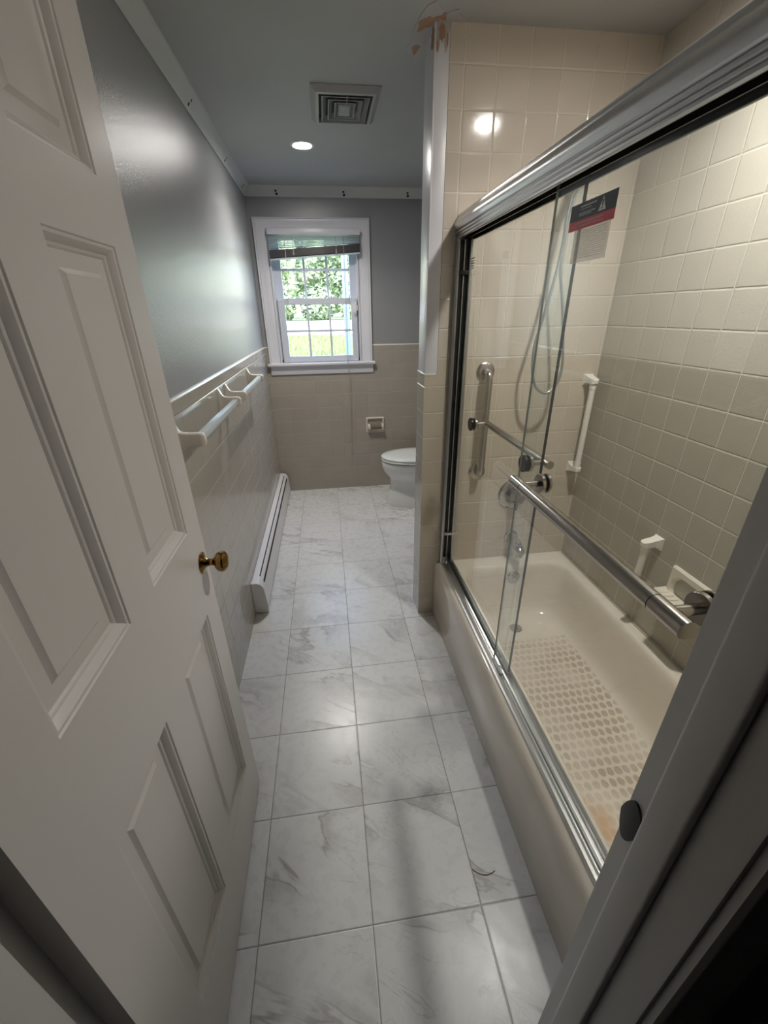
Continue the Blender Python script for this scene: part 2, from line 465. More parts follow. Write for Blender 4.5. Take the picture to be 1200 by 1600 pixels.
# right wall (tub back wall + toilet side)
b = B(); box(b, XR+0.007, 1.60, YN, 3.30, 0, ZC)
wr = struct('wall_right', b, M['wall'], 'right wall behind tub and toilet')
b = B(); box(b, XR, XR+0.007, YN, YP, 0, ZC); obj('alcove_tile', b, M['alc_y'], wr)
b = B(); box(b, XR, XR+0.007, YP+0.1435, YE, 0, ZW); obj('tile_wainscot', b, M['tile_y'], wr)

# partition between tub and toilet
b = B(); box(b, 0.700, XR+0.007, YP+0.008, YP+0.1365, 0, ZC)
wp = struct('wall_partition', b, M['wall'], 'partition wall at the foot of the tub, tiled towards the tub')
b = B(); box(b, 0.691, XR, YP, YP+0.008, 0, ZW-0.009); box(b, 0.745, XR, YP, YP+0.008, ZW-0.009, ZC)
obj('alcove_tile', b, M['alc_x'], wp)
b = B(); box(b, 0.691, 0.700, YP+0.008, YP+0.1435, 0, ZW-0.009); obj('tile_wainscot', b, M['tile_y'], wp)
b = B(); box(b, 0.700, XR, YP+0.1365, YP+0.1435, 0, ZW-0.009); obj('tile_wainscot', b, M['tile_x'], wp)
b = B()
box(b, 0.6895, 0.7445, YP-0.0015, YP+0.008, ZW-0.009, ZW+0.001, 0.0035, 3)
box(b, 0.6895, 0.700, YP+0.0082, YP+0.145, ZW-0.009, ZW+0.001, 0.0035, 3)
obj('tile_cap', b, M['cap'], wp)
b = B(); box(b, 0.6995, 0.7448, YP+0.0015, YP+0.0079, ZW+0.0012, ZC-0.001, 0.0015)
obj('corner_board', b, M['trim'], wp)
rnd = random.Random(4); b = B()
low = [(0.7000+0.0445*k/12, ZC-(0.045+0.03*math.sin(k*0.9)+rnd.uniform(-.012, .012))) for k in range(13)]
prism(b, low+[(0.7445, ZC-0.0015), (0.7000, ZC-0.0015)], 'y', YP+0.0009, YP+0.0018); obj('broken_plaster', b, M['compound'], wp)
for cx, cz, rx, rz, sd_ in ((0.716, ZC-0.026, 0.011, 0.022, 5), (0.735, ZC-0.040, 0.0035, 0.016, 8), (0.704, ZC-0.055, 0.004, 0.016, 9)):
    rnd = random.Random(sd_); b = B()
    prism(b, [(cx+rx*(1+rnd.uniform(-.35, .25))*math.cos(k*PI/8), min(ZC-0.002, cz+rz*(1+rnd.uniform(-.3, .25))*math.sin(k*PI/8))) for k in range(16)], 'y', YP+0.0004, YP+0.0012)
    obj('bare_plaster', b, M['plaster'], wp)
rnd = random.Random(14); b = B()
prism(b, [(1.272+0.020*(1+rnd.uniform(-.3, .3))*math.cos(k*PI/8), min(ZC-0.002, ZC-0.030+0.030*(1+rnd.uniform(-.3, .3))*math.sin(k*PI/8))) for k in range(16)], 'x', 0.6926, 0.6936)
obj('bare_plaster', b, M['plaster'], wp)
b = B(); box(b, 0.6935, 0.6998, YP+0.0015, YP+0.137, ZW+0.0012, ZC-0.001, 0.0015)
obj('corner_board', b, M['trim'], wp)

# doorway wall
DX0, DX1, DZ = -0.087, 0.620, 2.045       # inner faces of the jambs
b = B()
box(b, -0.32, DX0-0.020, YH, YN, 0, ZC); box(b, DX1+0.020, 1.60, YH, YN-0.007, 0, ZC)
box(b, DX0-0.020, DX1+0.020, YH, YN, DZ+0.02, ZC)
wn_ = struct('wall_front', b, M['wall'], 'doorway wall beside the camera')
b = B(); box(b, 0.745, XR, YN-0.007, YN, 0, ZC); obj('alcove_tile', b, M['alc_x'], wn_)

# door lining with stops (right, left, head) and casings
b = B()
box(b, DX1, DX1+0.020, YH, YN, 0, DZ, 0.002); box(b, DX0-0.020, DX0, YH, YN, 0, DZ, 0.002)
box(b, DX0-0.020, DX1+0.020, YH, YN, DZ, DZ+0.020)
box(b, DX1-0.011, DX1, -0.331, -0.289, 0, DZ-0.011, 0.0045, 3); box(b, DX0, DX0+0.011, -0.331, -0.289, 0, DZ-0.011, 0.002)
box(b, DX0, DX1, -0.331, -0.289, DZ-0.011, DZ)
t1 = struct('trim_1', b, M['jamb'], 'painted door lining with stops around the doorway')
b = B()
R_ = []
# strike plate: thin plate let into the jamb, rolled lip at the room side
for k in range(17):
    q = -1+2*k/16; y = -0.2715+0.0165*q
    x = 0.6186 - 0.0016*(1-q*q)
    hh = 0.036*max(0.02, 1-q*q)**0.8; zc = 0.929
    R_.append([(x, y, zc-hh), (x, y, zc+hh), (0.6199, y, zc+hh), (0.6199, y, zc-hh)])
loft(b, R_)
sp_ = obj('strike_plate', b, M['blackrub_shade'], t1)
sp_['label'] = 'black metal strike plate'
b = B()
def casing_prof():
    return [(0.0, 0.0), (0.0, -0.009), (0.006, -0.013), (0.012, -0.010), (0.016, -0.013), (0.045, -0.017), (0.058, -0.019), (0.064, -0.016), (0.064, 0.0)]
prism(b, [(DX1+0.006+x, YH+y) for x, y in casing_prof()], 'z', 0, DZ+0.08)
prism(b, [(DX0-0.006-x, YH+y) for x, y in casing_prof()], 'z', 0, DZ+0.08)
box(b, DX0-0.006, DX1+0.006, YH-0.017, YH, DZ+0.006, DZ+0.07)
struct('trim_2', b, M['jamb'], 'moulded casing on the hall side of the doorway')
# the hall the photograph is taken from
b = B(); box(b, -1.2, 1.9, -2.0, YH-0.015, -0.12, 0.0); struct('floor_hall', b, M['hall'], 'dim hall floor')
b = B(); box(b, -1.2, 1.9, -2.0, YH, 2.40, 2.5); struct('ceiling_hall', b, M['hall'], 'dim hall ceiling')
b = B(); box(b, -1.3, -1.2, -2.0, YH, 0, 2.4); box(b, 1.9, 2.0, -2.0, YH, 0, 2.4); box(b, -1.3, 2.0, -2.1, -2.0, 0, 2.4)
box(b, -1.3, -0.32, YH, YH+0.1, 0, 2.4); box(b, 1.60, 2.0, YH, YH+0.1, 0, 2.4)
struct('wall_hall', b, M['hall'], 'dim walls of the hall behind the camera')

# crown strips
def crown(p0, p1, inward):
    bm = B(); L = []
    prof = [(0, -0.056), (0.004, -0.058), (0.009, -0.053), (0.034, -0.014), (0.042, -0.009), (0.046, 0), (0, 0)]
    for P in (p0, p1):
        L.append([(P[0]+inward[0]*d, P[1]+inward[1]*d, ZC+z) for d, z in prof])
    loft(bm, L); return bm
cr = struct('trim_3', crown((XL-0.007, YN), (XL-0.007, YE+0.007), (1, 0)), M['crown'], 'crown moulding along the left wall')
cr2 = struct('trim_4', crown((XL-0.007, YE+0.007), (XR+0.007, YE+0.007), (0, -1)), M['crown'], 'crown moulding above the window')
def nail(x, y, z, par, s=0.008, n_=(1, 0, -1)):
    bm = B(); lathe(bm, Vector((x, y, z)), n_, [(s, -0.001), (s*0.9, 0.0012), (s*0.4, 0.0016)], 10)
    obj('nail_hole', bm, M['dark'], par)
for y in (1.772, 2.454, 2.985):
    nail(XL+0.008, y, ZC-0.0435, cr, 0.0075, (.84, 0, -.54)); nail(XL+0.018, y+0.014, ZC-0.028, cr, 0.0055, (.84, 0, -.54))
for x in (0.019, 0.496, 0.963):
    nail(x, YE-0.008, ZC-0.0435, cr2, 0.0095, (0, -.84, -.54)); nail(x-0.004, YE-0.018, ZC-0.028, cr2, 0.008, (0, -.84, -.54))

# ================================================================== WINDOW
YG = YE+0.007
b = B(); box(b, WX0, WX1, YE+0.02, 3.30, WZ0, WZ0+0.012)
box(b, WX0, WX0+0.012, YE-0.001, 3.30, WZ0, WZ1); box(b, WX1-0.012, WX1, YE-0.001, 3.30, WZ0, WZ1); box(b, WX0, WX1, YE-0.001, 3.30, WZ1-0.012, WZ1)
win = struct('window_1', b, M['trim'], 'white double-hung six-over-six window over the tile wainscot')
# casing with mitred moulded profile
def casing_loop(bm, x0, x1, z0, z1, y, side):
    # three sided casing, profile (distance outwards from opening, projection into room)
    prof = [(0.0, 0.0), (0.0, 0.011), (0.010, 0.011), (0.014, 0.014), (0.058, 0.017), (0.064, 0.021), (0.072, 0.021), (0.076, 0.017), (0.081, 0.023), (0.087, 0.021), (0.087, 0.0)]
    L = []
    for cx, cz, sx, sz in ((x0, z0, -1, 0), (x0, z1, -1, 0.82), (x1, z1, 1, 0.82), (x1, z0, 1, 0)):
        L.append([(cx+sx*d, y-p, cz+sz*d) for d, p in prof])
    loft(bm, L)
b = B(); casing_loop(b, WX0-0.003, WX1+0.003, WZ0, WZ1, YG, 1); obj('window_casing', b, M['trim'], win)
b = B(); box(b, -0.190, 0.695, YE-0.040, YE+0.022, 1.115, 1.137, 0.006, 3); obj('window_sill', b, M['trim'], win)
b = B(); prism(b, [(YE+0.002, 1.047), (YE-0.010, 1.047), (YE-0.014, 1.060), (YE-0.014, 1.100), (YE-0.022, 1.114), (YE+0.002, 1.114)], 'x', -0.170, 0.676)
obj('window_apron', b, M['trim'], win)
def sash(name, x0, x1, z0, z1, gx0, gx1, gz0, gz1, y0, y1, mat):
    bm = B()
    box(bm, x0, gx0, y0, y1, z0, z1, 0.002, 1); box(bm, gx1, x1, y0, y1, z0, z1, 0.002, 1)
    box(bm, gx0, gx1, y0, y1, z0, gz0, 0.002, 1); box(bm, gx0, gx1, y0, y1, gz1, z1, 0.002, 1)
    s = obj(name, bm, mat, win)
    bm = B(); yc = (y0+y1)/2
    box(bm, gx0, gx1, yc-0.002, yc+0.002, gz0, gz1)
    obj('window_pane', bm, M['winglass'], s)
    bm = B(); w = 0.0085
    for k in (1, 2):
        x = gx0+(gx1-gx0)*k/3; box(bm, x-w, x+w, yc-0.011, yc-0.0022, gz0, gz1, 0.003, 1)
    zc = (gz0+gz1)/2
    box(bm, gx0, gx1, yc-0.0105, yc-0.0025, zc-w, zc+w, 0.003, 1)
    obj('muntins', bm, mat, s)
    return s
M['vinyl'] = plain('grey_white_vinyl', (0.66, 0.69, 0.76), 0.35)
s1 = sash('lower_sash', -0.060, 0.560, 1.141, 1.612, -0.008, 0.513, 1.187, 1.568, 3.170, 3.198, M['vinyl'])
s2 = sash('upper_sash', -0.0728, 0.5708, 1.570, 2.048, -0.010, 0.512, 1.612, 2.005, 3.206, 3.234, M['vinyl'])
for x in (0.10, 0.385):
    b = B(); box(b, x-0.022, x+0.022, 3.170, 3.197, 1.6125, 1.618, 0.002); lathe(b, (x, 3.184, 1.617), (0, 0, 1), [(0.012, 0), (0.012, 0.006), (0.006, 0.009)], 16)
    box(b, x-0.006, x+0.024, 3.176, 3.188, 1.622, 1.628, 0.002); obj('sash_lock', b, M['trim'], s1)
b = B()
for x0_, x1_ in ((WX0+0.012, WX0+0.030), (WX1-0.030, WX1-0.012)): box(b, x0_, x1_, 3.1985, 3.2055, 1.14, 2.05)
box(b, WX0+0.012, WX1-0.012, 3.1985, 3.24, 1.1405, 1.16)
obj('sash_track', b, M['vinyl'], win)
b = B(); box(b, 0.530, 0.556, 3.150, 3.1698, 1.505, 1.575, 0.003); box(b, 0.556, 0.566, 3.154, 3.168, 1.520, 1.560, 0.002)
prism(b, [(0.530, 1.505), (0.556, 1.505), (0.548, 1.492), (0.538, 1.492)], 'y', 3.155, 3.169)
o = obj('sash_stop', b, M['heater'], win)

# blind: raised, bottom rail hanging crooked
bl = thing('window_blind', 'raised white mini blind with a crooked bottom rail, its shaded underside painted dark, at the window top', 'window blind', (0.26, 3.125, 2.05))
b = B(); box(b, -0.078, 0.598, 3.098, 3.142, 2.022, 2.056, 0.004); obj('head_rail', b, M['trim'], bl)
b = B()
for k in range(7):
    t = k/6
    zl = 2.010-0.0120*k; zr = 2.010-0.0062*k
    n_ = 6; L = []
    for x, z in ((-0.070, zl), (0.590, zr)):
        row = []
        for j in range(n_+1):
            s = j/n_; y = 3.100+0.036*s; zz = z+0.004*math.sin(s*PI)
            row.append((x, y, zz))
        for j in range(n_, -1, -1):
            s = j/n_; y = 3.100+0.036*s; zz = z+0.004*math.sin(s*PI)-0.0012
            row.append((x, y, zz))
        L.append(row)
    loft(b, L)
obj('slats', b, M['blind'], bl)
b = B()
L = []
for x, z in ((-0.072, 1.872), (0.592, 1.915)):
    L.append([(x, 3.100, z), (x, 3.136, z), (x, 3.140, z+0.004), (x, 3.140, z+0.050), (x, 3.098, z+0.052), (x, 3.096, z+0.004)])
loft(b, L); obj('rail_slat_shade', b, M['railshade'], bl)  # dark block stands for shaded slat undersides, shade put into its colour
b = B()
L = []
for x, z in ((-0.073, 1.862), (0.593, 1.906)):
    L.append([(x, 3.094, z), (x, 3.139, z), (x, 3.139, z+0.007), (x, 3.094, z+0.007)])
loft(b, L); obj('rail_lip', b, M['blind'], bl)
for x in (0.10, 0.415):
    b = B(); tube(b, [(x, 3.0935, 2.012), (x+0.002, 3.0925, 1.93)], 0.0012, 6); obj('ladder_cord', b, M['cord'], bl)
    b = B(); lathe(b, (x+0.002, 3.0885, 1.935), (0, 0, -1), [(0.0015, 0), (0.004, 0.006), (0.0065, 0.038), (0.0065, 0.042), (0.001, 0.043)], 10); obj('cord_knob', b, M['cord'], bl)
b = B(); tube(b, [(0.045, 3.094, 2.012), (0.043, 3.092, 1.80), (0.035, 3.092, 1.56)], 0.0022, 8); obj('tilt_wand', b, plain('clear_wand', (0.75, 0.78, 0.8), 0.15), bl)
b = B(); tube(b, smooth_path([(0.470, 3.092, 2.012), (0.468, 3.088, 1.7), (0.462, 3.085, 1.3), (0.460, 3.084, 1.12), (0.462, 3.100, 0.9), (0.455, 3.110, 0.5), (0.452, 3.112, 0.36)], 5), 0.0014, 6)
tube(b, smooth_path([(0.474, 3.092, 2.012), (0.474, 3.088, 1.7), (0.468, 3.085, 1.3), (0.466, 3.084, 1.12), (0.466, 3.100, 0.9), (0.462, 3.110, 0.5), (0.462, 3.112, 0.34)], 5), 0.0014, 6)
obj('lift_cord', b, M['cord'], bl)
b = B(); lathe(b, (0.4515, 3.112, 0.372), (0, 0, -1), [(0.0015, 0), (0.0035, 0.005), (0.005, 0.03), (0.001, 0.032)], 10); obj('cord_tassel', b, M['cord'], bl)

# ================================================================== DOOR
def door():
    x1 = -0.052; x0 = x1-0.035; y0, y1 = -0.262, 0.430; z0, z1 = 0.012, 2.035
    ys = [(-0.158, 0.043), (0.141, 0.345)]
    zs = [(0.226, 0.828), (1.057, 1.605), (1.700, 1.925)]
    prof = [(0, 0), (0.002, 0.0025), (0.006, 0.003), (0.010, 0.0065), (0.0145, 0.0125), (0.018, 0.0140), (0.021, 0.0170), (0.0430, 0.0170), (0.0440, 0.0165), (0.0500, 0.0120)]
    bm = B()
    for face, sg in ((x1, -1), (x0, 1)):
        Y = [y0, ys[0][0], ys[0][1], ys[1][0], ys[1][1], y1]
        Z = [z0, zs[0][0], zs[0][1], zs[1][0], zs[1][1], zs[2][0], zs[2][1], z1]
        for i in range(5):
            for j in range(7):
                if i in (1, 3) and j in (1, 3, 5):
                    L = []
                    for ins, dep in prof:
                        a, c, d, e = Y[i]+ins, Y[i+1]-ins, Z[j]+ins, Z[j+1]-ins
                        x = face+sg*dep
                        L.append([(x, a, d), (x, c, d), (x, c, e), (x, a, e)])
                    loft(bm, L, False, True)
                else:
                    bm.faces.new([bm.verts.new(p) for p in ((face, Y[i], Z[j]), (face, Y[i+1], Z[j]), (face, Y[i+1], Z[j+1]), (face, Y[i], Z[j+1]))])
    for f in ((y0, y0), (y1, y1)):
        bm.faces.new([bm.verts.new(p) for p in ((x0, f[0], z0), (x1, f[0], z0), (x1, f[0], z1), (x0, f[0], z1))])
    for z in (z0, z1):
        bm.faces.new([bm.verts.new(p) for p in ((x0, y0, z), (x1, y0, z), (x1, y1, z), (x0, y1, z))])
    o = obj('door_1', bm, M['door'], sharp=12)
    tag(o, 'open off-white six-panel door with a brass knob', kind='structure')
    for s, xf in ((1, x1), (-1, x0)):
        k = B(); lathe(k, (xf, 0.390, 0.951), (s, 0, 0), [(0.027, 0), (0.0265, 0.003), (0.020, 0.005), (0.013, 0.008), (0.010, 0.014), (0.0085, 0.02), (0.0085, 0.026), (0.012, 0.031), (0.019, 0.034), (0.0245, 0.040), (0.026, 0.047), (0.0245, 0.054), (0.018, 0.060), (0.010, 0.0625), (0.001, 0.063)] , 40)
        kk = obj('door_knob', k, M['brass'], o); kk['label'] = 'round aged brass door knob on its rosette'
    k = B(); box(k, x0+0.006, x1-0.006, y1-0.0005, y1+0.001, 0.93, 0.972); obj('latch_plate', k, M['brass'], o)
    for z in (0.25, 1.02, 1.80):
        k = B(); tube(k, [(x0-0.002, y0-0.004, z-0.045), (x0-0.002, y0-0.004, z+0.045)], 0.006, 12); obj('hinge', k, M['brass'], o)
    return o
door()

# ================================================================== HEATER
h = thing('baseboard_heater', 'long white baseboard heater on the floor along the left wall', 'heater', (-0.165, 2.2, 0))
hp = [(XL+0.001, 0.012), (XL+0.001, 0.196), (-0.176, 0.196), (-0.166, 0.1935), (-0.154, 0.186), (-0.144, 0.174), (-0.139, 0.160), (-0.1385, 0.150), (-0.134, 0.090), (-0.130, 0.042), (-0.134, 0.040), (-0.134, 0.012)]
b = B(); prism(b, hp, 'y', 1.40, 3.085); obj('housing', b, M['heater'], h)
b = B(); hq = [(XL+0.0005, 0.010), (XL+0.0005, 0.199), (-0.174, 0.1992), (-0.164, 0.1965), (-0.151, 0.189), (-0.141, 0.176), (-0.1355, 0.160), (-0.1305, 0.09), (-0.1265, 0.040), (-0.130, 0.0375), (-0.130, 0.0)]
prism(b, hq, 'y', 1.378, 1.402); obj('end_cap', b, M['heater'], h)
b = B(); prism(b, hq, 'y', 3.045, 3.10); obj('end_cap', b, M['heater'], h)
b = B(); prism(b, [(-0.1665, 0.1945), (-0.1605, 0.1915), (-0.162, 0.188), (-0.168, 0.190)], 'y', 1.46, 3.04); obj('vent_slot', b, M['dark'], h)
b = B(); prism(b, [(-0.1435, 0.175), (-0.1385, 0.163), (-0.141, 0.162), (-0.146, 0.172)], 'y', 1.44, 3.04); obj('vent_slot', b, M['dark'], h)
b = B(); box(b, XL+0.004, -0.137, 1.405, 3.04, 0.0, 0.012); obj('base_gap', b, M['dark'], h)

# ================================================================== TOWEL BARS
def towel_bar(ya, yb, label):
    t = thing('towel_bar', label, 'towel bar', (XL, (ya+yb)/2, 1.16), 'ceramic towel bars on the left wall')
    for y, sg in ((ya, 1), (yb, -1)):
        bm = B(); L = []
        for x, hw, zl, zh, r in ((0.0, 0.0165, 1.100, 1.210, 0.006), (0.004, 0.016, 1.101, 1.209, 0.007), (0.008, 0.0145, 1.104, 1.203, 0.007), (0.012, 0.0135, 1.112, 1.192, 0.006),
                                 (0.018, 0.012, 1.122, 1.180, 0.006), (0.028, 0.0115, 1.128, 1.1735, 0.005), (0.050, 0.0115, 1.130, 1.1715, 0.005), (0.078, 0.0125, 1.129, 1.172, 0.006), (0.088, 0.012, 1.130, 1.170, 0.007), (0.094, 0.008, 1.135, 1.164, 0.006)):
            zz = (zl+zh)/2; hh = (zh-zl)/2
            r = min(r, hw*0.9, hh*0.9)
            pts = [(XL+x, y+p[0], zz+p[1]) for p in [(q[0], q[1]) for q in rrect(-hw, hw, -hh, hh, r, 0, 4)]]
            L.append(pts)
        loft(bm, L); obj('post', bm, M['ceramic'], t, sharp=50)
    bm = B(); box(bm, XL+0.060, XL+0.083, ya+0.010, yb-0.010, 1.140, 1.163, 0.003, 2)
    o = obj('bar', bm, M['acrylic'], t); o['label'] = 'square pale blue bar'
    return t
towel_bar(0.806, 1.432, 'nearer of two ceramic towel bars, pale square rod, by the door edge')
towel_bar(1.580, 2.198, 'farther of two ceramic towel bars, pale square rod, towards the window')

# ================================================================== PAPER HOLDER
ph = thing('toilet_paper_holder', 'empty recessed ceramic toilet paper holder on the tiled window wall', 'toilet paper holder', (0.683, YE, 0.593))
b = B()
x0, x1, z0, z1 = 0.600, 0.768, 0.524, 0.662
def rr_xz(x0, x1, z0, z1, r, y): return [(p[0], y, p[1]) for p in rrect(x0, x1, z0, z1, r, 0, 5)]
loft(b, [rr_xz(x0, x1, z0, z1, 0.010, YE), rr_xz(x0+0.001, x1-0.001, z0+0.001, z1-0.001, 0.010, YE-0.008), rr_xz(x0+0.006, x1-0.006, z0+0.005, z1-0.005, 0.008, YE-0.014),
         rr_xz(x0+0.014, x1-0.014, z0+0.011, z1-0.013, 0.006, YE-0.014), rr_xz(x0+0.019, x1-0.019, z0+0.016, z1-0.018, 0.006, YE-0.006), rr_xz(x0+0.022, x1-0.022, z0+0.019, z1-0.021, 0.006, YE+0.0065)], False, True)
obj('frame', b, M['ceramic'], ph)
for xa, xb in ((x0+0.016, x0+0.036), (x1-0.030, x1-0.016)):
    b = B(); prism(b, [(YE-0.004, 0.553), (YE-0.038, 0.553), (YE-0.050, 0.565), (YE-0.050, 0.583), (YE-0.038, 0.594), (YE-0.004, 0.604)], 'x', xa, xb); obj('post', b, M['ceramic'], ph)
b = B(); tube(b, [(x0+0.036, YE-0.034, 0.574), (x0+0.09, YE-0.034, 0.574), (x0+0.0901, YE-0.034, 0.574), (x1-0.030, YE-0.034, 0.574)], [0.0145, 0.0145, 0.013, 0.013], 20); obj('roller', b, plain('brown_roller', (0.16, 0.12, 0.09), 0.35), ph)

# ================================================================== TOILET
tl = thing('toilet', 'white toilet behind the tiled partition, lid closed', 'toilet', (1.05, 2.735, 0))
def egg(front, back, hw, z, yc=2.735, n=40, sq=0.0):
    L = []
    mid = front+(back-front)*0.55
    for k in range(n):
        t = 2*PI*k/n; c, s = math.cos(t), math.sin(t)
        if c < 0: x = mid+(mid-front)*c; y = hw*(abs(s)**(1.0))*(1 if s > 0 else -1)
        else:
            e = 0.62; x = mid+(back-mid)*(abs(c)**e); y = hw*(abs(s)**0.8)*(1 if s > 0 else -1)
        L.append((x, yc+y, z))
    return L
b = B()
loft(b, [egg(0.722, 1.32, 0.155, 0.0), egg(0.722, 1.32, 0.156, 0.018), egg(0.732, 1.31, 0.148, 0.05), egg(0.745, 1.30, 0.138, 0.11), egg(0.755, 1.30, 0.130, 0.17), egg(0.757, 1.30, 0.130, 0.215),
         egg(0.748, 1.30, 0.138, 0.245), egg(0.722, 1.30, 0.158, 0.275), egg(0.700, 1.29, 0.175, 0.305), egg(0.688, 1.28, 0.184, 0.34), egg(0.684, 1.27, 0.187, 0.375), egg(0.687, 1.27, 0.186, 0.390), egg(0.692, 1.265, 0.182, 0.393)])
obj('bowl', b, M['por'], tl, sharp=60)
b = B(); loft(b, [egg(0.686, 1.20, 0.184, 0.3975), egg(0.682, 1.20, 0.187, 0.401), egg(0.682, 1.20, 0.187, 0.410), egg(0.685, 1.20, 0.185, 0.414)]); obj('seat', b, M['seat'], tl, sharp=60)
b = B(); loft(b, [egg(0.686, 1.205, 0.184, 0.418), egg(0.682, 1.205, 0.187, 0.421), egg(0.682, 1.205, 0.187, 0.429), egg(0.692, 1.20, 0.180, 0.4345), egg(0.76, 1.16, 0.13, 0.4395), egg(0.86, 1.08, 0.06, 0.441)]); obj('lid', b, M['seat'], tl, sharp=60)
b = B(); loft(b, [egg(0.692, 1.19, 0.178, 0.3915), egg(0.692, 1.19, 0.178, 0.3985)]); loft(b, [egg(0.691, 1.19, 0.179, 0.4125), egg(0.691, 1.19, 0.179, 0.4195)]); obj('seat_gap', b, M['dark'], tl)
b = B(); box(b, 1.19, 1.225, 2.65, 2.82, 0.392, 0.435, 0.006); obj('seat_hinge', b, M['seat'], tl)
b = B(); loft(b, [rrect(1.275, 1.462, 2.53, 2.94, 0.03, 0.375), rrect(1.262, 1.466, 2.515, 2.955, 0.03, 0.56), rrect(1.256, 1.466, 2.51, 2.96, 0.03, 0.715)]); obj('tank', b, M['por'], tl)
b = B(); loft(b, [rrect(1.248, 1.468, 2.50, 2.97, 0.03, 0.716), rrect(1.244, 1.468, 2.496, 2.974, 0.03, 0.725), rrect(1.244, 1.468, 2.496, 2.974, 0.03, 0.745), rrect(1.252, 1.466, 2.504, 2.966, 0.03, 0.755)]); obj('tank_lid', b, M['por'], tl)
b = B(); tube(b, [(1.256, 2.57, 0.67), (1.240, 2.57, 0.67)], 0.012, 14); tube(b, [(1.240, 2.562, 0.672), (1.238, 2.65, 0.660)], 0.007, 10); obj('flush_lever', b, M['chrome'], tl)

# ================================================================== BATHTUB
tb = thing('bathtub', 'almond bathtub with worn non-slip dots, filling the tiled alcove', 'bathtub', (1.12, 0.5, 0))
ZR = 0.330
FY0, FY1 = YN+0.0015, YP-0.0015
b = B()
def outer(dx, z): return rrect(0.773+dx, XR-0.0015, FY0, FY1, 0.002, z, 10)
def inner(x0, x1, y0, y1, r, z): return rrect(x0, x1, y0, y1, r, z, 10)
loops = [outer(0.002, 0.0), outer(0.0, 0.004), outer(0.000, 0.285), outer(0.0012, 0.300), outer(0.0045, 0.312), outer(0.010, 0.3215), outer(0.017, 0.3275), outer(0.026, ZR), outer(0.032, ZR),
         inner(0.875, 1.428, -0.165, 1.168, 0.085, ZR), inner(0.879, 1.424, -0.160, 1.164, 0.085, 0.3285), inner(0.886, 1.418, -0.152, 1.157, 0.085, 0.322), inner(0.893, 1.412, -0.143, 1.150, 0.085, 0.308),
         inner(0.900, 1.408, -0.130, 1.146, 0.088, 0.28), inner(0.912, 1.402, -0.105, 1.140, 0.095, 0.22), inner(0.926, 1.395, -0.075, 1.132, 0.10, 0.15), inner(0.942, 1.388, -0.045, 1.120, 0.10, 0.10),
         inner(0.962, 1.376, -0.018, 1.100, 0.10, 0.068), inner(0.988, 1.358, 0.012, 1.075, 0.10, 0.052), inner(1.02, 1.33, 0.05, 1.04, 0.09, 0.046), inner(1.08, 1.27, 0.15, 0.94, 0.06, 0.0445)]
loft(b, loops, False, True)
obj('basin', b, M['tub'], tb, sharp=55)
b = B(); lathe(b, (1.145, 1.005, 0.0475), (0, 0.0, 1), [(0.030, 0), (0.0305, 0.002), (0.026, 0.0035), (0.018, 0.002), (0.012, 0.0025), (0.0075, 0.006), (0.001, 0.007)], 28); obj('drain', b, M['pitted'], tb)
b = B(); lathe(b, (1.165, 1.1455, 0.262), (0, -1, 0.12), [(0.034, -0.004), (0.0345, 0.002), (0.031, 0.006), (0.022, 0.0085), (0.006, 0.0095), (0.001, 0.0095)], 32)
box(b, 1.160, 1.170, 1.130, 1.1365, 0.248, 0.272, 0.001); ovf = obj('overflow_plate', b, M['chrome'], tb)
b = B(); tube(b, [(1.4665, FY0+0.01, ZR+0.0005), (1.4665, FY1-0.01, ZR+0.0005)], 0.004, 8); obj('caulk_bead', b, plain('caulk', (0.42, 0.34, 0.25), 0.6), tb)

# ================================================================== SHOWER ENCLOSURE
en = thing('shower_enclosure_frame', 'satin aluminium header, wall channels and bottom track above the tub edge', 'shower door frame', (0.83, 0.5, ZR))
ya, yb = YN+0.001, YP-0.001
# header: moulded front, open channel below
hp = [(0.8000, 1.7400), (0.7975, 1.7420), (0.7975, 1.7465), (0.8000, 1.7480), (0.7960, 1.7505), (0.7955, 1.7545), (0.7985, 1.7560), (0.7935, 1.7590), (0.7930, 1.7635), (0.7960, 1.7650),
      (0.7900, 1.7690), (0.7865, 1.7760), (0.7855, 1.7840), (0.7870, 1.7920), (0.7910, 1.7990), (0.7960, 1.8045), (0.7960, 1.8080), (0.7990, 1.8090), (0.8000, 1.8150), (0.8040, 1.8200), (0.8120, 1.8225),
      (0.8620, 1.8225), (0.8660, 1.8180), (0.8660, 1.7400), (0.8630, 1.7400), (0.8630, 1.8180), (0.8040, 1.8180), (0.8030, 1.7400)]
b = B(); prism(b, hp, 'y', ya, yb); obj('header', b, M['alu'], en, sharp=28)
b = B(); box(b, 0.8035, 0.8625, ya, yb, 1.7600, 1.8175); box(b, 0.8035, 0.8065, ya, yb, 1.7405, 1.76); box(b, 0.8600, 0.8625, ya, yb, 1.7405, 1.76); box(b, 0.832, 0.835, ya, yb, 1.7420, 1.76)
obj('header_channel_shade', b, M['blackrub_shade'], en)  # black fill paints the unlit inside of the header, no rubber there
def jamb_channel(y0, y1):
    s = 1 if y1 > y0 else -1
    bm = B()
    pr = [(0.795, 0), (0.795, 0.024), (0.798, 0.026), (0.806, 0.026), (0.808, 0.024), (0.808, 0.008), (0.826, 0.008), (0.826, 0.020), (0.829, 0.020), (0.829, 0.008), (0.846, 0.008), (0.846, 0.028), (0.852, 0.030), (0.860, 0.028), (0.863, 0.022), (0.863, 0)]
    prism(bm, [(x, y0+s*d) for x, d in pr], 'z', ZR+0.002, 1.7398)
    return bm
b = jamb_channel(yb, ya); obj('wall_channel', b, M['alu'], en)
b = jamb_channel(ya, yb); obj('wall_channel', b, M['alu'], en)
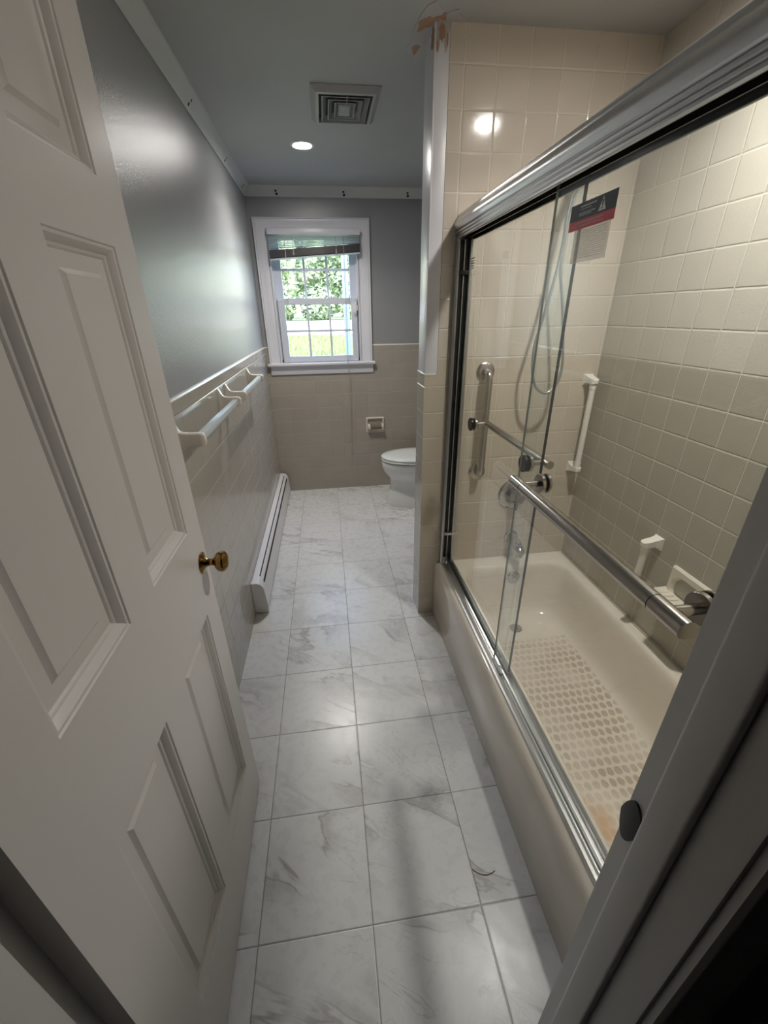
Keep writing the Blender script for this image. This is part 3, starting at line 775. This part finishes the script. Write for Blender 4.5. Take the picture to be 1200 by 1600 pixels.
b = B(); box(b, 0.8085, 0.8255, yb-0.010, yb-0.0082, 0.36, 1.739); box(b, 0.8295, 0.8455, yb-0.010, yb-0.0082, 0.36, 1.739); obj('channel_gasket', b, M['blackrub_shade'], en)
for z in (1.625, 0.50):
    b = B(); box(b, 0.8085, 0.8455, yb-0.034, yb-0.0105, z, z+0.014, 0.0015); obj('bumper', b, M['blackrub_shade'] if z > 1 else M['alu'], en)
# bottom track
tp = [(0.800, ZR+0.0005), (0.800, ZR+0.008), (0.806, ZR+0.011), (0.812, ZR+0.011), (0.814, ZR+0.006), (0.8175, ZR+0.006), (0.8175, ZR+0.004), (0.828, ZR+0.004), (0.829, ZR+0.013), (0.834, ZR+0.015), (0.836, ZR+0.012), (0.8375, ZR+0.004),
      (0.8495, ZR+0.004), (0.8505, ZR+0.019), (0.8550, ZR+0.023), (0.8600, ZR+0.022), (0.8650, ZR+0.010), (0.8680, ZR+0.0005)]
b = B(); prism(b, tp, 'y', ya+0.03, yb-0.03); obj('bottom_track', b, M['alu'], en, sharp=25)

# two sliding panels: outer (near) and inner (far)
def panel(xc, y0, y1, z0, z1, dark_edge, label, hx=0.003):
    t = thing('sliding_glass_door', label, 'shower door', (xc, (y0+y1)/2, z0), 'sliding glass shower doors')
    bm = B()
    vs = [bm.verts.new((x, y, z)) for x in (xc-hx, xc+hx) for y in (y0, y1) for z in (z0, z1)]
    for q, mi in (((0, 1, 3, 2), 0), ((4, 6, 7, 5), 0), ((0, 4, 5, 1), 1), ((2, 3, 7, 6), 1), ((0, 2, 6, 4), 1), ((1, 5, 7, 3), 1)):
        f = bm.faces.new([vs[i] for i in q]); f.material_index = mi
    obj('glass_pane', bm, [M['glass'], M['glassedge'] if dark_edge else M['glassedge2']], t, sharp=20)
    return t
XO, XI = 0.820, 0.8435
po = panel(XO, YN+0.012, 0.545, ZR+0.007, 1.765, False, 'nearer outer sliding glass shower door with warning label and long outside bar')
pi_ = panel(XI, 0.470, YP-0.014, ZR+0.007, 1.765, True, 'farther inner sliding glass shower door with bar on the tub side', 0.004)
b = B(); box(b, XO-0.0055, XO+0.0055, 0.475, 0.548, ZR+0.0062, ZR+0.022, 0.001); obj('bottom_guide', b, M['hose'], po)
b = B(); box(b, XI-0.0055, XI+0.0055, 0.468, 0.54, ZR+0.0062, ZR+0.026, 0.001); obj('bottom_guide', b, M['hose'], pi_)
def door_bar(par, xg, side, y_posts, y_ends, z, R=0.0152, so=0.065):
    xb = xg+side*so
    bm = B(); tube(bm, [(xb, y_ends[0], z), (xb, y_posts[0]+0.022, z), (xb, y_posts[0]+0.0221, z), (xb, y_posts[0]+0.024, z), (xb, y_posts[0]+0.0241, z), (xb, y_posts[1]-0.024, z), (xb, y_posts[1]-0.0239, z), (xb, y_posts[1]-0.022, z), (xb, y_posts[1]-0.0219, z), (xb, y_ends[1], z)],
                        [R, R, R-.001, R-.001, R, R, R-.001, R-.001, R, R], 24)
    obj('towel_rail', bm, M['nickel'], par)
    for y in y_posts:
        bm = B(); tube(bm, [(xg+side*0.010, y, z), (xb, y, z)], 0.0088, 18); obj('rail_post', bm, M['nickel'], par)
        bm = B(); lathe(bm, (xg, y, z), (side, 0, 0), [(0.0245, 0.0048), (0.0255, 0.0055), (0.0255, 0.013), (0.0245, 0.014), (0.008, 0.0145), (0.007, 0.016)], 28); obj('rail_flange', bm, M['nickel'], par)
        bm = B(); lathe(bm, (xg, y, z), (side, 0, 0), [(0.0245, 0.0041), (0.0245, 0.0050)], 28); obj('flange_washer', bm, M['blackrub_shade'], par)
        bm = B(); lathe(bm, (xg, y, z), (-side, 0, 0), [(0.0245, 0.0041), (0.0245, 0.005), (0.0255, 0.0055), (0.0255, 0.0105), (0.0245, 0.0115), (0.001, 0.0115)], 28); obj('rail_cap', bm, M['blackrub_shade'] if side > 0 else M['nickel'], par)
door_bar(po, XO, -1, (-0.100, 0.405), (-0.140, 0.440), 1.097)
door_bar(pi_, XI, 1, (0.560, 1.040), (0.531, 1.060), 1.097, R=0.012, so=0.060)

# warning label on the outer panel (unreadable fine print kept as thin strokes)
lb = thing('warning_label', 'navy and red warning label with clear lower half on the shower glass', 'label', (XO-0.0031, 0.39, 1.64))
xs = XO-0.0031
def lab(name, y0, y1, z0, z1, m, t0=0.0, t=0.0003):
    bm = B(); box(bm, xs-t0-t, xs-t0, y0, y1, z0, z1); return obj(name, bm, m, lb)
lab('dark_field', 0.312, 0.466, 1.663, 1.692, M['navy']); lab('red_field', 0.312, 0.466, 1.6465, 1.663, M['red'])
lab('clear_field', 0.318, 0.440, 1.587, 1.6465, M['film'])
b = B(); prism(b, [(0.330+0.012, 1.6665), (0.366, 1.6665), (0.354, 1.6885)], 'x', xs-0.0007, xs-0.0004); obj('warning_triangle', b, M['ink'], lb)
b = B(); prism(b, [(0.3525, 1.674), (0.3555, 1.674), (0.3565, 1.683), (0.3515, 1.683)], 'x', xs-0.0010, xs-0.0008); box(b, xs-0.0010, xs-0.0008, 0.3525, 0.3555, 1.669, 1.672); obj('exclamation_mark', b, M['navy'], lb)
def strokes(name, rows, m, seed):
    rnd = random.Random(seed); bm = B()
    for y0, y1, z, hgt in rows:
        y = y1
        while y > y0:
            w = rnd.uniform(0.0015, 0.007); box(bm, xs-0.0006, xs-0.0004, max(y-w, y0), y, z, z+hgt); y -= w+0.0009
    return obj(name, bm, m, lb)
strokes('white_print', [(0.376, 0.430, 1.6840, 0.0022), (0.392, 0.428, 1.6800, 0.0012), (0.378, 0.432, 1.6725, 0.0018), (0.388, 0.430, 1.6695, 0.0014)], M['ink'], 1)
strokes('pink_print', [(0.345, 0.442, 1.6565, 0.0028), (0.345, 0.442, 1.6510, 0.0028)], M['pinkink'], 2)
strokes('grey_print', [(0.325, 0.436 if k % 4 else 0.418, 1.6420-0.0036*k, 0.0008) for k in range(14)], M['greyink'], 3)
# small printed mark etched on the inner panel
mk = thing('glass_maker_mark', 'tiny grey printed mark near the top corner of the far glass door', 'label', (XI-0.0042, 1.18, 1.66))
b = B(); rnd = random.Random(5)
for k in range(5):
    y = 1.185
    while y > 1.150:
        w = rnd.uniform(0.003, 0.008); box(b, XI-0.0045, XI-0.0041, y-w, y, 1.672-0.008*k, 1.675-0.008*k); y -= w+0.0015
obj('fine_print', b, M['greyink'], mk)

# ================================================================== ALCOVE FITTINGS
gb = thing('chrome_grab_bar', 'vertical pitted chrome grab bar on the tiled wall behind the glass', 'grab bar', (0.956, YP, 1.04))
path = smooth_path([(0.956, YP-0.004, 1.268), (0.956, YP-0.030, 1.267), (0.956, YP-0.044, 1.258), (0.956, YP-0.050, 1.240)], 5) + smooth_path([(0.956, YP-0.050, 0.846), (0.956, YP-0.044, 0.828), (0.956, YP-0.030, 0.819), (0.956, YP-0.004, 0.818)], 5)
b = B(); tube(b, path, 0.0158, 22); obj('bar', b, M['pitted'], gb)
for z in (1.268, 0.818):
    b = B(); lathe(b, (0.956, YP, z), (0, -1, 0), [(0.040, 0.0), (0.040, 0.003), (0.037, 0.006), (0.026, 0.0085), (0.017, 0.0095)], 32); obj('flange', b, M['pitted'], gb)

def plastic_bar(name, label, base, out, along, z_top, z_bot, loc):
    """white screw-on bar: two tapered brackets and a round rod; base = wall point (x,y), out = direction off the wall"""
    t = thing(name, label, 'grab bar', loc, 'white plastic grab bars in the tub alcove')
    bx, by = base; ox, oy = out; ax_, ay_ = along
    for z, sg in ((z_top, 1), (z_bot, -1)):
        bm = B()
        L = []
        for d, hw, lo, hi in ((-0.0006, 0.022, -0.026, 0.022), (0.005, 0.022, -0.026, 0.022), (0.010, 0.018, -0.016, 0.019), (0.030, 0.016, -0.012, 0.013), (0.050, 0.0165, -0.013, 0.009), (0.064, 0.014, -0.013, 0.007), (0.070, 0.008, -0.010, 0.004)):
            L.append([(bx+ox*d+ax_*s*hw, by+oy*d+ay_*s*hw, z+sg*q) for s, q in ((-1, lo), (1, lo), (1, hi), (-1, hi))])
        loft(bm, L)
        br = obj('bracket', bm, M['whiteplas'], t, sharp=50)
        for s in (-1, 1):
            bm = B(); c = Vector((bx+ox*0.0098+ax_*s*0.0150, by+oy*0.0098+ay_*s*0.0150, z+sg*0.014))
            lathe(bm, c, (ox, oy, 0), [(0.003, -0.003), (0.003, 0.0006), (0.001, 0.0008)], 10); obj('screw', bm, M['dark'], br)
    bm = B(); c = Vector((bx+ox*0.050, by+oy*0.050, 0))
    tube(bm, [c+Vector((0, 0, z_bot+0.004)), c+Vector((0, 0, z_bot+0.035)), c+Vector((0, 0, z_bot+0.0351)), c+Vector((0, 0, z_top-0.035)), c+Vector((0, 0, z_top-0.0349)), c+Vector((0, 0, z_top-0.004))], [0.0145, 0.0145, 0.0125, 0.0125, 0.0145, 0.0145], 22)
    obj('rod', bm, M['whiteplas'], t)
plastic_bar('plastic_grab_bar', 'taller white plastic grab bar in the far corner of the tub alcove', (1.432, YP), (0, -1), (1, 0), 1.222, 0.815, (1.432, YP, 1.02))
plastic_bar('plastic_grab_bar', 'short white plastic grab bar low on the back wall beside the soap dish', (XR, 0.672), (-1, 0), (0, 1), 0.712, 0.505, (XR, 0.672, 0.61))

sd = thing('soap_dish', 'almond ceramic soap dish on the back wall of the tub alcove', 'soap dish', (XR, 0.500, 0.60))
def rr_yz(y0, y1, z0, z1, r, x): return [(x, p[0], p[1]) for p in rrect(y0, y1, z0, z1, r, 0, 6)]
sy0, sy1, sz0, sz1 = 0.411, 0.578, 0.530, 0.674
b = B()
loft(b, [rr_yz(sy0, sy1, sz0, sz1, 0.008, XR), rr_yz(sy0, sy1, sz0, sz1, 0.008, XR-0.006), rr_yz(sy0+0.006, sy1-0.006, sz0+0.006, sz1-0.006, 0.007, XR-0.012),
         rr_yz(sy0+0.018, sy1-0.018, sz0+0.020, sz1-0.026, 0.036, XR-0.012), rr_yz(sy0+0.025, sy1-0.025, sz0+0.027, sz1-0.033, 0.034, XR-0.004), rr_yz(sy0+0.028, sy1-0.028, sz0+0.030, sz1-0.036, 0.032, XR+0.006)], False, True)
obj('back_plate', b, M['ceramic'], sd)
b = B(); L = []
for d, zt, zb, hw in ((0.006, 0.578, 0.548, 0.080), (0.020, 0.577, 0.550, 0.081), (0.045, 0.578, 0.556, 0.080), (0.062, 0.581, 0.562, 0.076), (0.070, 0.588, 0.570, 0.070), (0.076, 0.588, 0.574, 0.066), (0.080, 0.582, 0.577, 0.062)):
    row = []
    for k in range(17):
        q = k/8-1; row.append((XR-d, 0.4945+q*hw, -0.006+zt+0.010*abs(q)**8*(1 if d < 0.066 else 0)))
    for k in range(16, -1, -1):
        q = k/8-1; row.append((XR-d, 0.4945+q*hw*0.97, zb-0.006))
    L.append(row)
loft(b, L); obj('tray', b, M['ceramic'], sd, sharp=50)
for k in range(6):
    y = 0.434+0.024*k
    b = B(); tube(b, [(XR-0.014, y, 0.5720), (XR-0.045, y, 0.5730), (XR-0.062, y, 0.5762)], 0.0026, 8); obj('rib', b, M['ceramic'], sd)

# shower valve, tub spout, hand shower
vv = thing('shower_valve', 'round chrome shower valve trim on the tiled end wall', 'shower valve', (1.152, YP, 0.687))
b = B(); lathe(b, (1.152, YP, 0.687), (0, -1, 0), [(0.076, 0.0), (0.0765, 0.003), (0.074, 0.006), (0.064, 0.009), (0.050, 0.0105), (0.048, 0.013), (0.042, 0.0135), (0.038, 0.012), (0.030, 0.013)], 48); obj('escutcheon', b, M['chrome'], vv)
b = B(); lathe(b, (1.152, YP-0.010, 0.687), (0, -1, 0), [(0.028, 0.0), (0.028, 0.018), (0.025, 0.022), (0.021, 0.040), (0.019, 0.045), (0.001, 0.047)], 32)
tube(b, smooth_path([(1.152, YP-0.047, 0.690), (1.150, YP-0.056, 0.655), (1.148, YP-0.060, 0.628)], 4), [0.007]*8+[0.0085], 12)
obj('lever_handle', b, M['chrome'], vv)
ts = thing('tub_spout', 'chrome tub spout with diverter below the shower valve', 'tub spout', (1.172, YP, 0.445))
b = B(); lathe(b, (1.172, YP, 0.447), (0, -1, 0), [(0.034, 0), (0.034, 0.006), (0.028, 0.010)], 28); obj('spout_flange', b, M['chrome'], ts)
b = B(); L = []
for y, z, ry_, rz_ in ((0.004, 0.447, 0.027, 0.027), (0.03, 0.446, 0.026, 0.026), (0.07, 0.440, 0.025, 0.024), (0.105, 0.431, 0.0235, 0.022), (0.128, 0.424, 0.021, 0.019), (0.138, 0.421, 0.013, 0.012)):
    L.append([(1.172+ry_*math.cos(t), YP-y, z+rz_*math.sin(t)) for t in [2*PI*k/24 for k in range(24)]])
loft(b, L); lathe(b, (1.172, YP-0.112, 0.425), (0, 0, -1), [(0.018, 0), (0.018, 0.034), (0.014, 0.035)], 20); obj('spout_body', b, M['chrome'], ts, sharp=50)
b = B(); lathe(b, (1.172, YP-0.095, 0.452), (0, 0, 1), [(0.004, 0), (0.004, 0.012), (0.008, 0.014), (0.008, 0.019), (0.002, 0.021)], 16); obj('diverter_knob', b, M['chrome'], ts)

hs = thing('hand_shower', 'hand shower with long looped metal hose on the tiled end wall', 'hand shower', (1.255, YP, 1.95))
b = B(); lathe(b, (1.262, YP, 1.975), (0, -1, 0), [(0.028, 0), (0.027, 0.004), (0.012, 0.008)], 24)
tube(b, smooth_path([(1.262, YP-0.004, 1.975), (1.255, YP-0.045, 1.985), (1.232, YP-0.085, 1.968), (1.206, YP-0.098, 1.925)], 5), 0.010, 14); obj('shower_arm', b, M['chrome'], hs)
b = B(); lathe(b, (1.208, YP-0.099, 1.930), (-0.15, -0.25, -0.95), [(0.014, 0), (0.015, 0.006), (0.019, 0.014), (0.019, 0.036), (0.013, 0.042)], 20); obj('holder', b, M['pitted'], hs)
b = B(); tube(b, smooth_path([(1.173, YP-0.103, 1.852), (1.186, YP-0.112, 1.895), (1.200, YP-0.128, 1.945), (1.214, YP-0.150, 1.995)], 5), [0.0095]*3+[0.012]*5+[0.0135]*6+[0.016]*2, 18)
obj('handle', b, plain('grey_handset', (0.34, 0.33, 0.31), 0.3, 0.4), hs)
b = B(); lathe(b, (1.216, YP-0.155, 2.015), (0, -0.72, -0.69), [(0.012, -0.03), (0.030, -0.012), (0.045, 0.0), (0.046, 0.010), (0.042, 0.014), (0.001, 0.014)], 32); obj('spray_head', b, M['chrome'], hs)
yy = YP-0.105
hosep = [(1.174, yy+0.000, 1.859), (1.167, yy+0.000, 1.794), (1.166, yy+0.000, 1.708), (1.152, yy+0.000, 1.592), (1.126, yy+0.000, 1.455), (1.110, yy+0.000, 1.369), (1.116, yy+0.000, 1.277), (1.140, yy+0.000, 1.213), (1.180, yy+0.000, 1.188), (1.212, yy+0.000, 1.200), (1.234, yy+0.000, 1.236), (1.243, yy+0.003, 1.293), (1.235, yy+0.006, 1.367), (1.217, yy+0.008, 1.465), (1.196, yy+0.011, 1.564), (1.179, yy+0.014, 1.638), (1.177, yy+0.014, 1.728), (1.185, yy+0.014, 1.813), (1.196, yy+0.014, 1.890)]
b = B(); tube(b, smooth_path(hosep, 7), 0.0058, 12); obj('hose', b, M['hose'], hs)

# ================================================================== CEILING FIXTURES
def downlight(x, y, label, m, watt, r=0.048):
    t = thing('recessed_light', label, 'ceiling light', (x, y, ZC), 'recessed ceiling lights')
    bm = B(); o = Vector((x, y, ZC)); L = []
    for rr, zz in ((r+0.016, 0.0004), (r+0.015, -0.0035), (r+0.004, -0.006), (r, -0.004), (r, -0.0012)):
        L.append([(x+rr*math.cos(k*2*PI/40), y+rr*math.sin(k*2*PI/40), ZC+zz) for k in range(40)])
    loft(bm, L, False, False); obj('trim_ring', bm, M['trim'], t)
    ld = bpy.data.lights.new('led_array', 'AREA'); ld.shape = 'DISK'; ld.size = 2*r-0.01; ld.energy = watt; ld.color = (1.0, 0.955, 0.90); ld.spread = math.radians(132)
    lo = bpy.data.objects.new('led_array', ld); COL.objects.link(lo); lo.parent = t; lo.location = (0, 0, -0.0050)
    bm = B(); lathe(bm, (x, y, ZC+0.0004), (0, 0, -1), [(r-0.0005, 0), (r-0.0005, 0.0024), (r*0.5, 0.0028)], 40); obj('lens', bm, m, t)
downlight(0.239, 2.335, 'glowing recessed ceiling light in front of the window', M['lamp'], 2.5)
downlight(1.128, 0.513, 'glowing recessed ceiling light over the bathtub', M['lamp2'], 2.3)

vt = thing('ceiling_vent', 'square stepped ceiling vent with concentric louvres, before the ceiling light', 'ceiling vent', (0.44, 1.84, ZC))
vx0, vx1, vy0, vy1 = 0.297, 0.582, 1.668, 2.008
def ring(bm, i0, z0, i1, z1, t=0.0015):
    """thin sloped square collar between two insets"""
    def q(i, z): return [(vx0+i, vy0+i, z), (vx1-i, vy0+i, z), (vx1-i, vy1-i, z), (vx0+i, vy1-i, z)]
    loft(bm, [q(i0, z0), q(i1, z1), q(i1+t, z1), q(i0+t, z0)], False, False)
    A = q(i0, z0); C = q(i0+t, z0)
    for k in range(4): bm.faces.new([bm.verts.new(p) for p in (A[k], A[(k+1) % 4], C[(k+1) % 4], C[k])])
    loft(bm, [q(i0-0.004, z0), q(i0+0.002, z0), q(i0+0.002, z0+0.001), q(i0-0.004, z0+0.001), q(i0-0.004, z0)], False, False)
b = B()
def q_(i, z): return [(vx0+i, vy0+i, z), (vx1-i, vy0+i, z), (vx1-i, vy1-i, z), (vx0+i, vy1-i, z)]
loft(b, [q_(0, ZC), q_(0.0, ZC-0.003), q_(0.020, ZC-0.020), q_(0.032, ZC-0.022), q_(0.034, ZC-0.004)], False, False); obj('frame', b, M['ventlite'], vt, sharp=20)
b = B(); box(b, vx0+0.03, vx1-0.03, vy0+0.03, vy1-0.03, ZC-0.0035, ZC-0.0005); obj('duct', b, M['dark'], vt)
for k, i in enumerate((0.048, 0.075, 0.102)):
    b = B(); ring(b, i, ZC-0.024, i+0.014, ZC-0.006); obj('louvre', b, M['vent'], vt, sharp=20)
b = B(); loft(b, [q_(0.118, ZC-0.005), q_(0.116, ZC-0.022), q_(0.124, ZC-0.026)]); obj('centre_plate', b, M['vent'], vt, sharp=20)
b = B(); box(b, 0.444, 0.4465, vy0+0.034, vy0+0.118, ZC-0.024, ZC-0.021); obj('damper_lever', b, M['vent'], vt)

# the curled hair on the floor
b = B(); tube(b, smooth_path([(0.612, 0.083, 0.0012), (0.628, 0.070, 0.0012), (0.648, 0.064, 0.0014), (0.664, 0.066, 0.0012), (0.677, 0.070, 0.0012)], 6), 0.0011, 6)
o = obj('hair_strand', b, M['hair']); tag(o, 'thin curled reddish strand lying on a floor tile beside the tub', 'hair')

# ================================================================== OUTSIDE
def terr(y):
    P = [(3.3, -0.1), (7.5, 0.80), (11.5, 1.03), (25, 1.20), (60, 1.35)]
    for (a, za), (c, zc) in zip(P, P[1:]):
        if y <= c: return za+(zc-za)*(y-a)/(c-a)
    return 1.35
def strip(y0, y1, n, x0, x1, m, name, label, dz=0.0):
    bm = B(); rows = []
    for i in range(n+1):
        y = y0+(y1-y0)*i/n; rows.append([(x0, y, terr(y)+dz), (x1, y, terr(y)+dz), (x1, y, -0.6), (x0, y, -0.6)])
    loft(bm, rows); struct(name, bm, m, label)
strip(3.32, 11.2, 10, -9, 12, M['grass'], 'floor_lawn', 'green lawn sloping up outside the window')
strip(11.21, 24.0, 8, -18, 22, M['drive'], 'floor_driveway', 'sunlit pale driveway beyond the lawn')
strip(24.01, 60, 6, -50, 60, M['grass'], 'floor_verge', 'far grass verge under the hedge')
def leaves(bm, c, rad, n, s, rnd, mi=0):
    for _ in range(n):
        d = Vector((rnd.gauss(0, 1), rnd.gauss(0, 1), rnd.gauss(0, 1))); d.normalize()
        p = Vector(c)+Vector((d.x*rad[0], d.y*rad[1], d.z*rad[2]))*(rnd.uniform(0.55, 1.0))
        u = Vector((rnd.gauss(0, 1), rnd.gauss(0, 1), rnd.gauss(0, .5))).normalized(); w = u.cross(d)
        if w.length < 1e-3: continue
        w.normalize(); k = s*rnd.uniform(0.6, 1.3)
        vs = [bm.verts.new(p+u*k), bm.verts.new(p+w*k*0.5), bm.verts.new(p-u*k), bm.verts.new(p-w*k*0.5)]
        f = bm.faces.new(vs); f.material_index = mi if rnd.random() < 0.6 else 1-mi
rnd = random.Random(21)
words = ['leafy green bush in the left panes of the window', 'rounded green bush in the middle panes of the window', 'dense green bush in the right panes of the window']
for i, x in enumerate((-2.1, 0.05, 2.2)):
    g = 25.0
    t = thing('bush', words[i], 'bush', (x, g, terr(g)), 'bushes beyond the driveway')
    bm = B(); leaves(bm, (x, g, terr(g)+0.75), (1.04, 0.9, 0.95), 2600, 0.13, rnd); obj('foliage', bm, [M['leafA'], M['leafB']], t, keep=True)
    bm = B(); loft(bm, [[(x+r*math.cos(k*PI/8), g+r*0.5*math.sin(k*PI/8), terr(g)+z) for k in range(16)] for r, z in ((0.6, 0.0), (0.8, 0.5), (0.7, 1.1), (0.3, 1.45))]); obj('branches', bm, M['leafB'], t)
words = ['tall pale green tree filling the left upper panes', 'broad green tree filling the middle upper panes', 'bushy dark green tree filling the right upper panes']
for i, (x, g, hh) in enumerate(((-4.2, 33, 5.2), (0.6, 39, 6.4), (4.6, 33, 5.0))):
    t = thing('tree', words[i], 'tree', (x, g, terr(g)), 'trees beyond the driveway')
    bm = B()
    for k in range(9):
        leaves(bm, (x+rnd.uniform(-2.2, 2.2), g+rnd.uniform(-1, 1), terr(g)+hh*rnd.uniform(0.35, 1.0)), (2.0, 1.6, 1.5), 620, 0.22, rnd, i % 2)
    obj('foliage', bm, [M['leafA'], M['leafB']], t, keep=True)
    bm = B(); rows = []
    for a_ in range(11):
        ph = -PI/2+PI*a_/10
        rows.append([(x+(3.0*math.cos(ph)+0.02)*(1+0.16*math.sin(3*q*PI/12+a_))*math.cos(q*PI/12), g+0.6+(1.2*math.cos(ph)+0.02)*math.sin(q*PI/12), terr(g)+hh*0.62+hh*0.60*math.sin(ph)) for q in range(24)])
    loft(bm, rows); obj('inner_crown', bm, M['leafA'], t)
    bm = B(); tube(bm, [(x, g, terr(g)-0.1), (x+0.1, g, terr(g)+hh*0.9)], [0.25, 0.08], 10); obj('trunk', bm, M['bark'], t)
bm = B()
for _ in range(5200):
    x = rnd.uniform(-2.6, 3.4); y = rnd.uniform(7.6, 11.1); z = terr(y); hgt = rnd.uniform(0.04, 0.15); w = 0.008; lx = rnd.uniform(-.04, .04)
    bm.faces.new([bm.verts.new(p) for p in ((x-w, y, z), (x+w, y, z), (x+lx, y+rnd.uniform(-.03, .03), z+hgt))])
o = obj('grass_tufts', bm, M['blade'], keep=True); tag(o, 'sunlit grass blades on the lawn outside the window', 'grass', kind='stuff')
b = B(); box(b, 0.515, 0.580, 4.55, 4.62, terr(4.6)-0.05, 2.6, 0.004); box(b, 0.500, 0.595, 4.535, 4.635, terr(4.6)-0.02, terr(4.6)+0.12, 0.006)
o = obj('porch_post', b, M['post']); tag(o, 'pale blue post outside the right edge of the window', 'post')

# ================================================================== LIGHT
w = bpy.data.worlds.new('World'); scene.world = w; w.use_nodes = True
nt = w.node_tree; nt.nodes.clear()
sky = nt.nodes.new('ShaderNodeTexSky'); sky.sky_type = 'NISHITA'; sky.sun_disc = False
sky.sun_elevation = math.radians(50); sky.sun_rotation = math.radians(150); sky.air_density = 1.2; sky.dust_density = 1.5
bg = nt.nodes.new('ShaderNodeBackground'); bg.inputs[1].default_value = 0.85
wo = nt.nodes.new('ShaderNodeOutputWorld'); nt.links.new(sky.outputs[0], bg.inputs[0]); nt.links.new(bg.outputs[0], wo.inputs[0])
sn = bpy.data.lights.new('sun', 'SUN'); sn.energy = 6.0; sn.angle = math.radians(1.0); sn.color = (1.0, 0.96, 0.88)
so = bpy.data.objects.new('sun', sn); COL.objects.link(so); so.rotation_euler = (math.radians(40), 0, math.radians(-25)); so.location = (0, -3, 8)
pl = bpy.data.lights.new('window_portal', 'AREA'); pl.shape = 'RECTANGLE'; pl.size = WX1-WX0; pl.size_y = WZ1-WZ0
pl.cycles.is_portal = True
pob = bpy.data.objects.new('window_portal', pl); COL.objects.link(pob); pob.location = ((WX0+WX1)/2, 3.32, (WZ0+WZ1)/2); pob.rotation_euler = (-PI/2, 0, 0)

# ================================================================== CAMERA
yaw, pitch, roll = -0.1259, -0.4498, -0.0155
f = Vector((-math.sin(yaw)*math.cos(pitch), math.cos(yaw)*math.cos(pitch), math.sin(pitch)))
r0 = f.cross(Vector((0, 0, 1))).normalized(); u0 = r0.cross(f)
r1 = r0*math.cos(roll)+u0*math.sin(roll); u1 = -r0*math.sin(roll)+u0*math.cos(roll)
cam = bpy.data.cameras.new('camera'); co = bpy.data.objects.new('camera', cam); COL.objects.link(co)
mw = Matrix.Identity(4)
for i in range(3): mw[i][0], mw[i][1], mw[i][2] = r1[i], u1[i], -f[i]
mw[0][3], mw[1][3], mw[2][3] = 0.2863, -0.5222, 1.4985
co.matrix_world = mw
cam.sensor_fit = 'HORIZONTAL'; cam.sensor_width = 36.0; cam.lens = 643.3/1200*36.0
cam.clip_start = 0.01; cam.clip_end = 300
scene.camera = co
vs = scene.view_settings
vs.view_transform = 'Standard'; vs.look = 'None'; vs.gamma = 1.0; vs.use_curve_mapping = False; vs.exposure = 1.45
try: scene.display_settings.display_device = 'sRGB'
except Exception: pass
